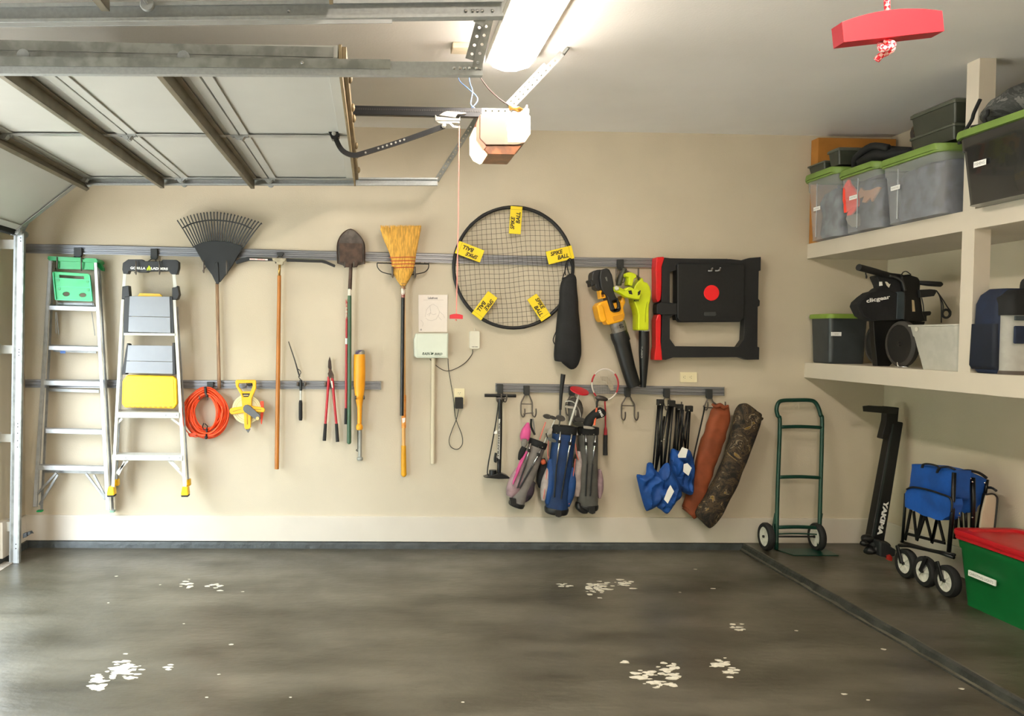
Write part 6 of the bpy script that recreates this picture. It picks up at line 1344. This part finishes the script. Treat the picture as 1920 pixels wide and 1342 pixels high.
for i in range(3):
    y1, y0 = ed[i]-.018, ed[i+1]+.018; t = tote(labs[i], XB, XB+.42, y0, y1, zu, hs[i], .022, clear, lidg, r=.05, rim=.012, lid_h=.035, wavy=.03, indent=True, group=None)
    contents(t, XB+.085, XB+.36, y0+.035, y1-.035, zu+.012, zu+(hs[i]-zu)*(.80, .95, .93)[i], cl[i], i)
    for yy in ((y0+y1)/2+(.07,.02,.12)[i],): G().box((XB+.012, yy-.003, zu+.02), (XB+.016, yy+.003, hs[i]-.03)).done('wall_rib', mat('milky_rib', '#c7cacc', .4, alpha=.8), t)
    lcx = [W(1531,391,X=XB), W(1599,370,X=XB), W(1678,352,X=XB)][i]; bin_label(t, 'HUNTING', XB-.001+.004, lcx.y, lcx.z, .085, .026)
    if i == 1:
        g = G(); P = [W(x, y, X=XB+.03) for x, y in [(1581,353),(1587,343),(1591,337),(1594,345),(1600,352),(1609,366),(1608,385),(1602,395),(1596,403),(1588,404),(1591,396),(1583,398),(1580,375)]]
        g.prism([P], (.014,0,0)); bmesh.ops.subdivide_edges(g.bm, edges=g.bm.edges, cuts=2); g.wrinkle(.008, 20, 2); g.done('orange_vest', mat('safety_orange', '#ff4a36', .7), t)
        P = [W(x, y, X=XB+.032) for x, y in [(1610,360),(1614,352),(1619,357),(1632,356),(1645,350),(1650,352),(1640,368),(1634,378),(1632,370),(1622,380),(1616,379),(1620,368),(1611,372)]]
        G().prism([P], (.012,0,0)).done('tan_glove', mat('tan_leather', '#b98762', .7), t)
        P = [W(x, y, X=XB+.036) for x, y in [(1588,404),(1598,402),(1610,400),(1610,423),(1598,426),(1590,420),(1586,410)]]; G().prism([P], (.012,0,0)).done('grey_shirt', mat('taupe_cloth', '#8a837c', .8), t)
# dark bin by the post
X4 = XF-.135; y41 = 4.245; y40 = 3.55
z4 = W(1810, 258, X=X4).z
tb4 = tote('big charcoal storage bin with green lid and white label, nearest on upper shelf', X4, X4+.46, y40, y41, zu, z4, .03, mat('bin_black', '#232526', .25, var=.1, vs=8, coat=.3), lidg, r=.06, rim=.0, lid_h=.035, wavy=.02)
lc = W(1834, 306, X=X4); bin_label(tb4, 'FISHING', X4+.010, lc.y, lc.z, .085, .030)
# grey camouflage pack on it
gcam = camo('grey_camouflage', [(0,'#2a2c2a'),(.44,'#474946'),(.50,'#3a3c3a'),(.55,'#6d6c68'),(.62,'#575955'),(.67,'#1c1d1c')], 4.5)
pk = thing('camouflage_pack', 'grey camouflage duffel pack lying on the big charcoal bin', 'backpack', (X4+.2, 3.85, z4+.03))
zp0 = z4+.058; zpt = W(1870, 170, X=X4+.10).z
rings = []
for y, k, h in ((4.20,.09,.40),(4.17,.03,.62),(4.08,.0,.86),(3.97,0,1.0),(3.85,0,.98),(3.7,.0,.96),(3.60,.02,.9),(3.56,.08,.6)):
    hh = (zpt-zp0)*h; cx_ = X4+.23; w_ = .19-k
    rings.append([V((cx_+w_*abs(math.cos(a))**.8*(1 if math.cos(a) > 0 else -1), y, zp0+hh/2+hh/2*abs(math.sin(a))**.75*(1 if math.sin(a) > 0 else -1))) for a in [2*math.pi*k_/24 for k_ in range(24)]])
g = G().loft(rings); bmesh.ops.subdivide_edges(g.bm, edges=g.bm.edges, cuts=1, use_grid_fill=True); g.wrinkle(.014, 8, 5).done('body', gcam, pk, smooth=60)
for pts in ([(1838,186),(1826,212),(1822,225),(1808,248),(1800,262),(1799,270)], [(1822,238),(1835,236),(1850,232)], [(1852,206),(1852,214),(1846,222),(1850,232)]):
    G().tube(smooth_path([W(x, y, X=X4+.02) for x, y in pts], 4), .009, 8).done('strap', blackcloth, pk, smooth=True)
# cardboard box, trays, black bag, camouflage cloth
cbx = thing('cardboard_box', 'tall brown cardboard box standing against the back wall on upper shelf', 'cardboard box', (3.45, 5.87, zu))
cardm = mat('cardboard', '#a86f2a', .8, var=.08, vs=5)
yfc = 5.845; xl = XF+.005; zc = W(1600, 259, Y=yfc).z
G().box((xl, yfc, zu), (XR-.03, D-.01, zc)).done('carton', cardm, cbx, bevel=.002)
c = W(1573, 287, Y=yfc); words('WeatherTech', (c.x, yfc-.001, c.z-.16), (0,0,1), (-1,0,0), .040, .32, inkm, cbx, bold=.03)
c = W(1524, 320, X=xl); words('WM', (xl-.001, (yfc+D)/2, c.z-.04), (0,0,1), (0,1,0), .035, .12, inkm, cbx, bold=.03)
oliv = mat('tray_olive', '#34382e', .4, var=.08)
def tray(label, x0, x1, y0, y1, z0, h, group=None):
    t = thing('lidded_tray', label, 'storage box', ((x0+x1)/2, (y0+y1)/2, z0), group)
    G().loft([rr_ring(x0+.02, x1-.02, y0+.02, y1-.02, z0, .012, 3), rr_ring(x0+.008, x1-.008, y0+.008, y1-.008, z0+h*.8, .012, 3)]).done('body', oliv, t, smooth=30)
    G().loft([rr_ring(x0, x1, y0, y1, z0+h*.8, .014, 3), rr_ring(x0, x1, y0, y1, z0+h*.93, .014, 3), rr_ring(x0+.012, x1-.012, y0+.012, y1-.012, z0+h, .012, 3)]).done('lid', mat('tray_lid', '#4b4e43', .4, var=.06), t, smooth=30)
    return t
def ztop(px, py, Y): return W(px, py, Y=Y).z
zl = [h + .042 for h in hs]
tray('small olive lidded box on the first bin, next to the cardboard box', XB-.0, XB+.16, 5.58, 5.80, zl[0], .072)
tray('larger olive lidded box on the first bin, behind the small one', XB+.01, XB+.36, 5.42, 5.565, zl[0]+.012, .115)
tz = zl[2]+.022
tray('lower olive lidded box under another on the third bin', XB+.08, XB+.50, 4.42, 4.80, tz, .09); tray('upper olive lidded box stacked on the third bin beside the post', XB+.08, XB+.50, 4.42, 4.80, tz+.092, .135)
zl = [z_+.008 for z_ in zl]
bb = thing('soft_bag', 'limp black bag slumped over the second and third bins', 'bag', (XB+.2, 5.1, zl[1]))
P = [(XB+.20, 5.42, zl[1]+.035), (XB+.18, 5.30, zl[1]+.055), (XB+.17, 5.15, zl[1]+.065), (XB+.17, 5.04, zl[2]+.060), (XB+.18, 4.93, zl[2]+.050), (XB+.2, 4.84, zl[2]+.045)]
rings = []
for (x, y, z), w_, h in zip(P, (.05,.12,.13,.13,.10,.03), (.02,.045,.06,.055,.04,.02)): rings.append([V((x+w_*math.cos(a), y, z+h*math.sin(a))) for a in [2*math.pi*k/20 for k in range(20)]])
g = G().loft(rings); bmesh.ops.subdivide_edges(g.bm, edges=g.bm.edges, cuts=1, use_grid_fill=True); g.wrinkle(.012, 10, 7).done('body', blackcloth, bb, smooth=60)
G().tube(smooth_path([V((XB+.12, 5.40, zl[1]+.03)), V((XB+.06, 5.3, zl[1]+.075)), V((XB+.05, 5.12, zl[1]+.11)), V((XB+.07, 4.98, zl[2]+.09))], 4), .022, 10).done('rolled_edge', blackcloth, bb, smooth=True)
cc = thing('camouflage_cloth', 'brown camouflage cloth hanging beside the stacked olive boxes', 'cloth', (XB+.22, 4.86, zl[2]))
rings = []
for z, w_, d_, dx in ((zl[2]+.012,.05,.02,0),(zl[2]+.06,.06,.02,0),(zl[2]+.13,.06,.025,-.01),(zl[2]+.19,.065,.03,-.01),(zl[2]+.22,.05,.02,0)): rings.append([V((XB+.2+dx+w_*math.cos(a), 4.845+d_*math.sin(a), z)) for a in [2*math.pi*k/16 for k in range(16)]])
g = G().loft(rings); bmesh.ops.subdivide_edges(g.bm, edges=g.bm.edges, cuts=1, use_grid_fill=True); g.wrinkle(.02, 14, 3).done('cloth', camom, cc, smooth=50)
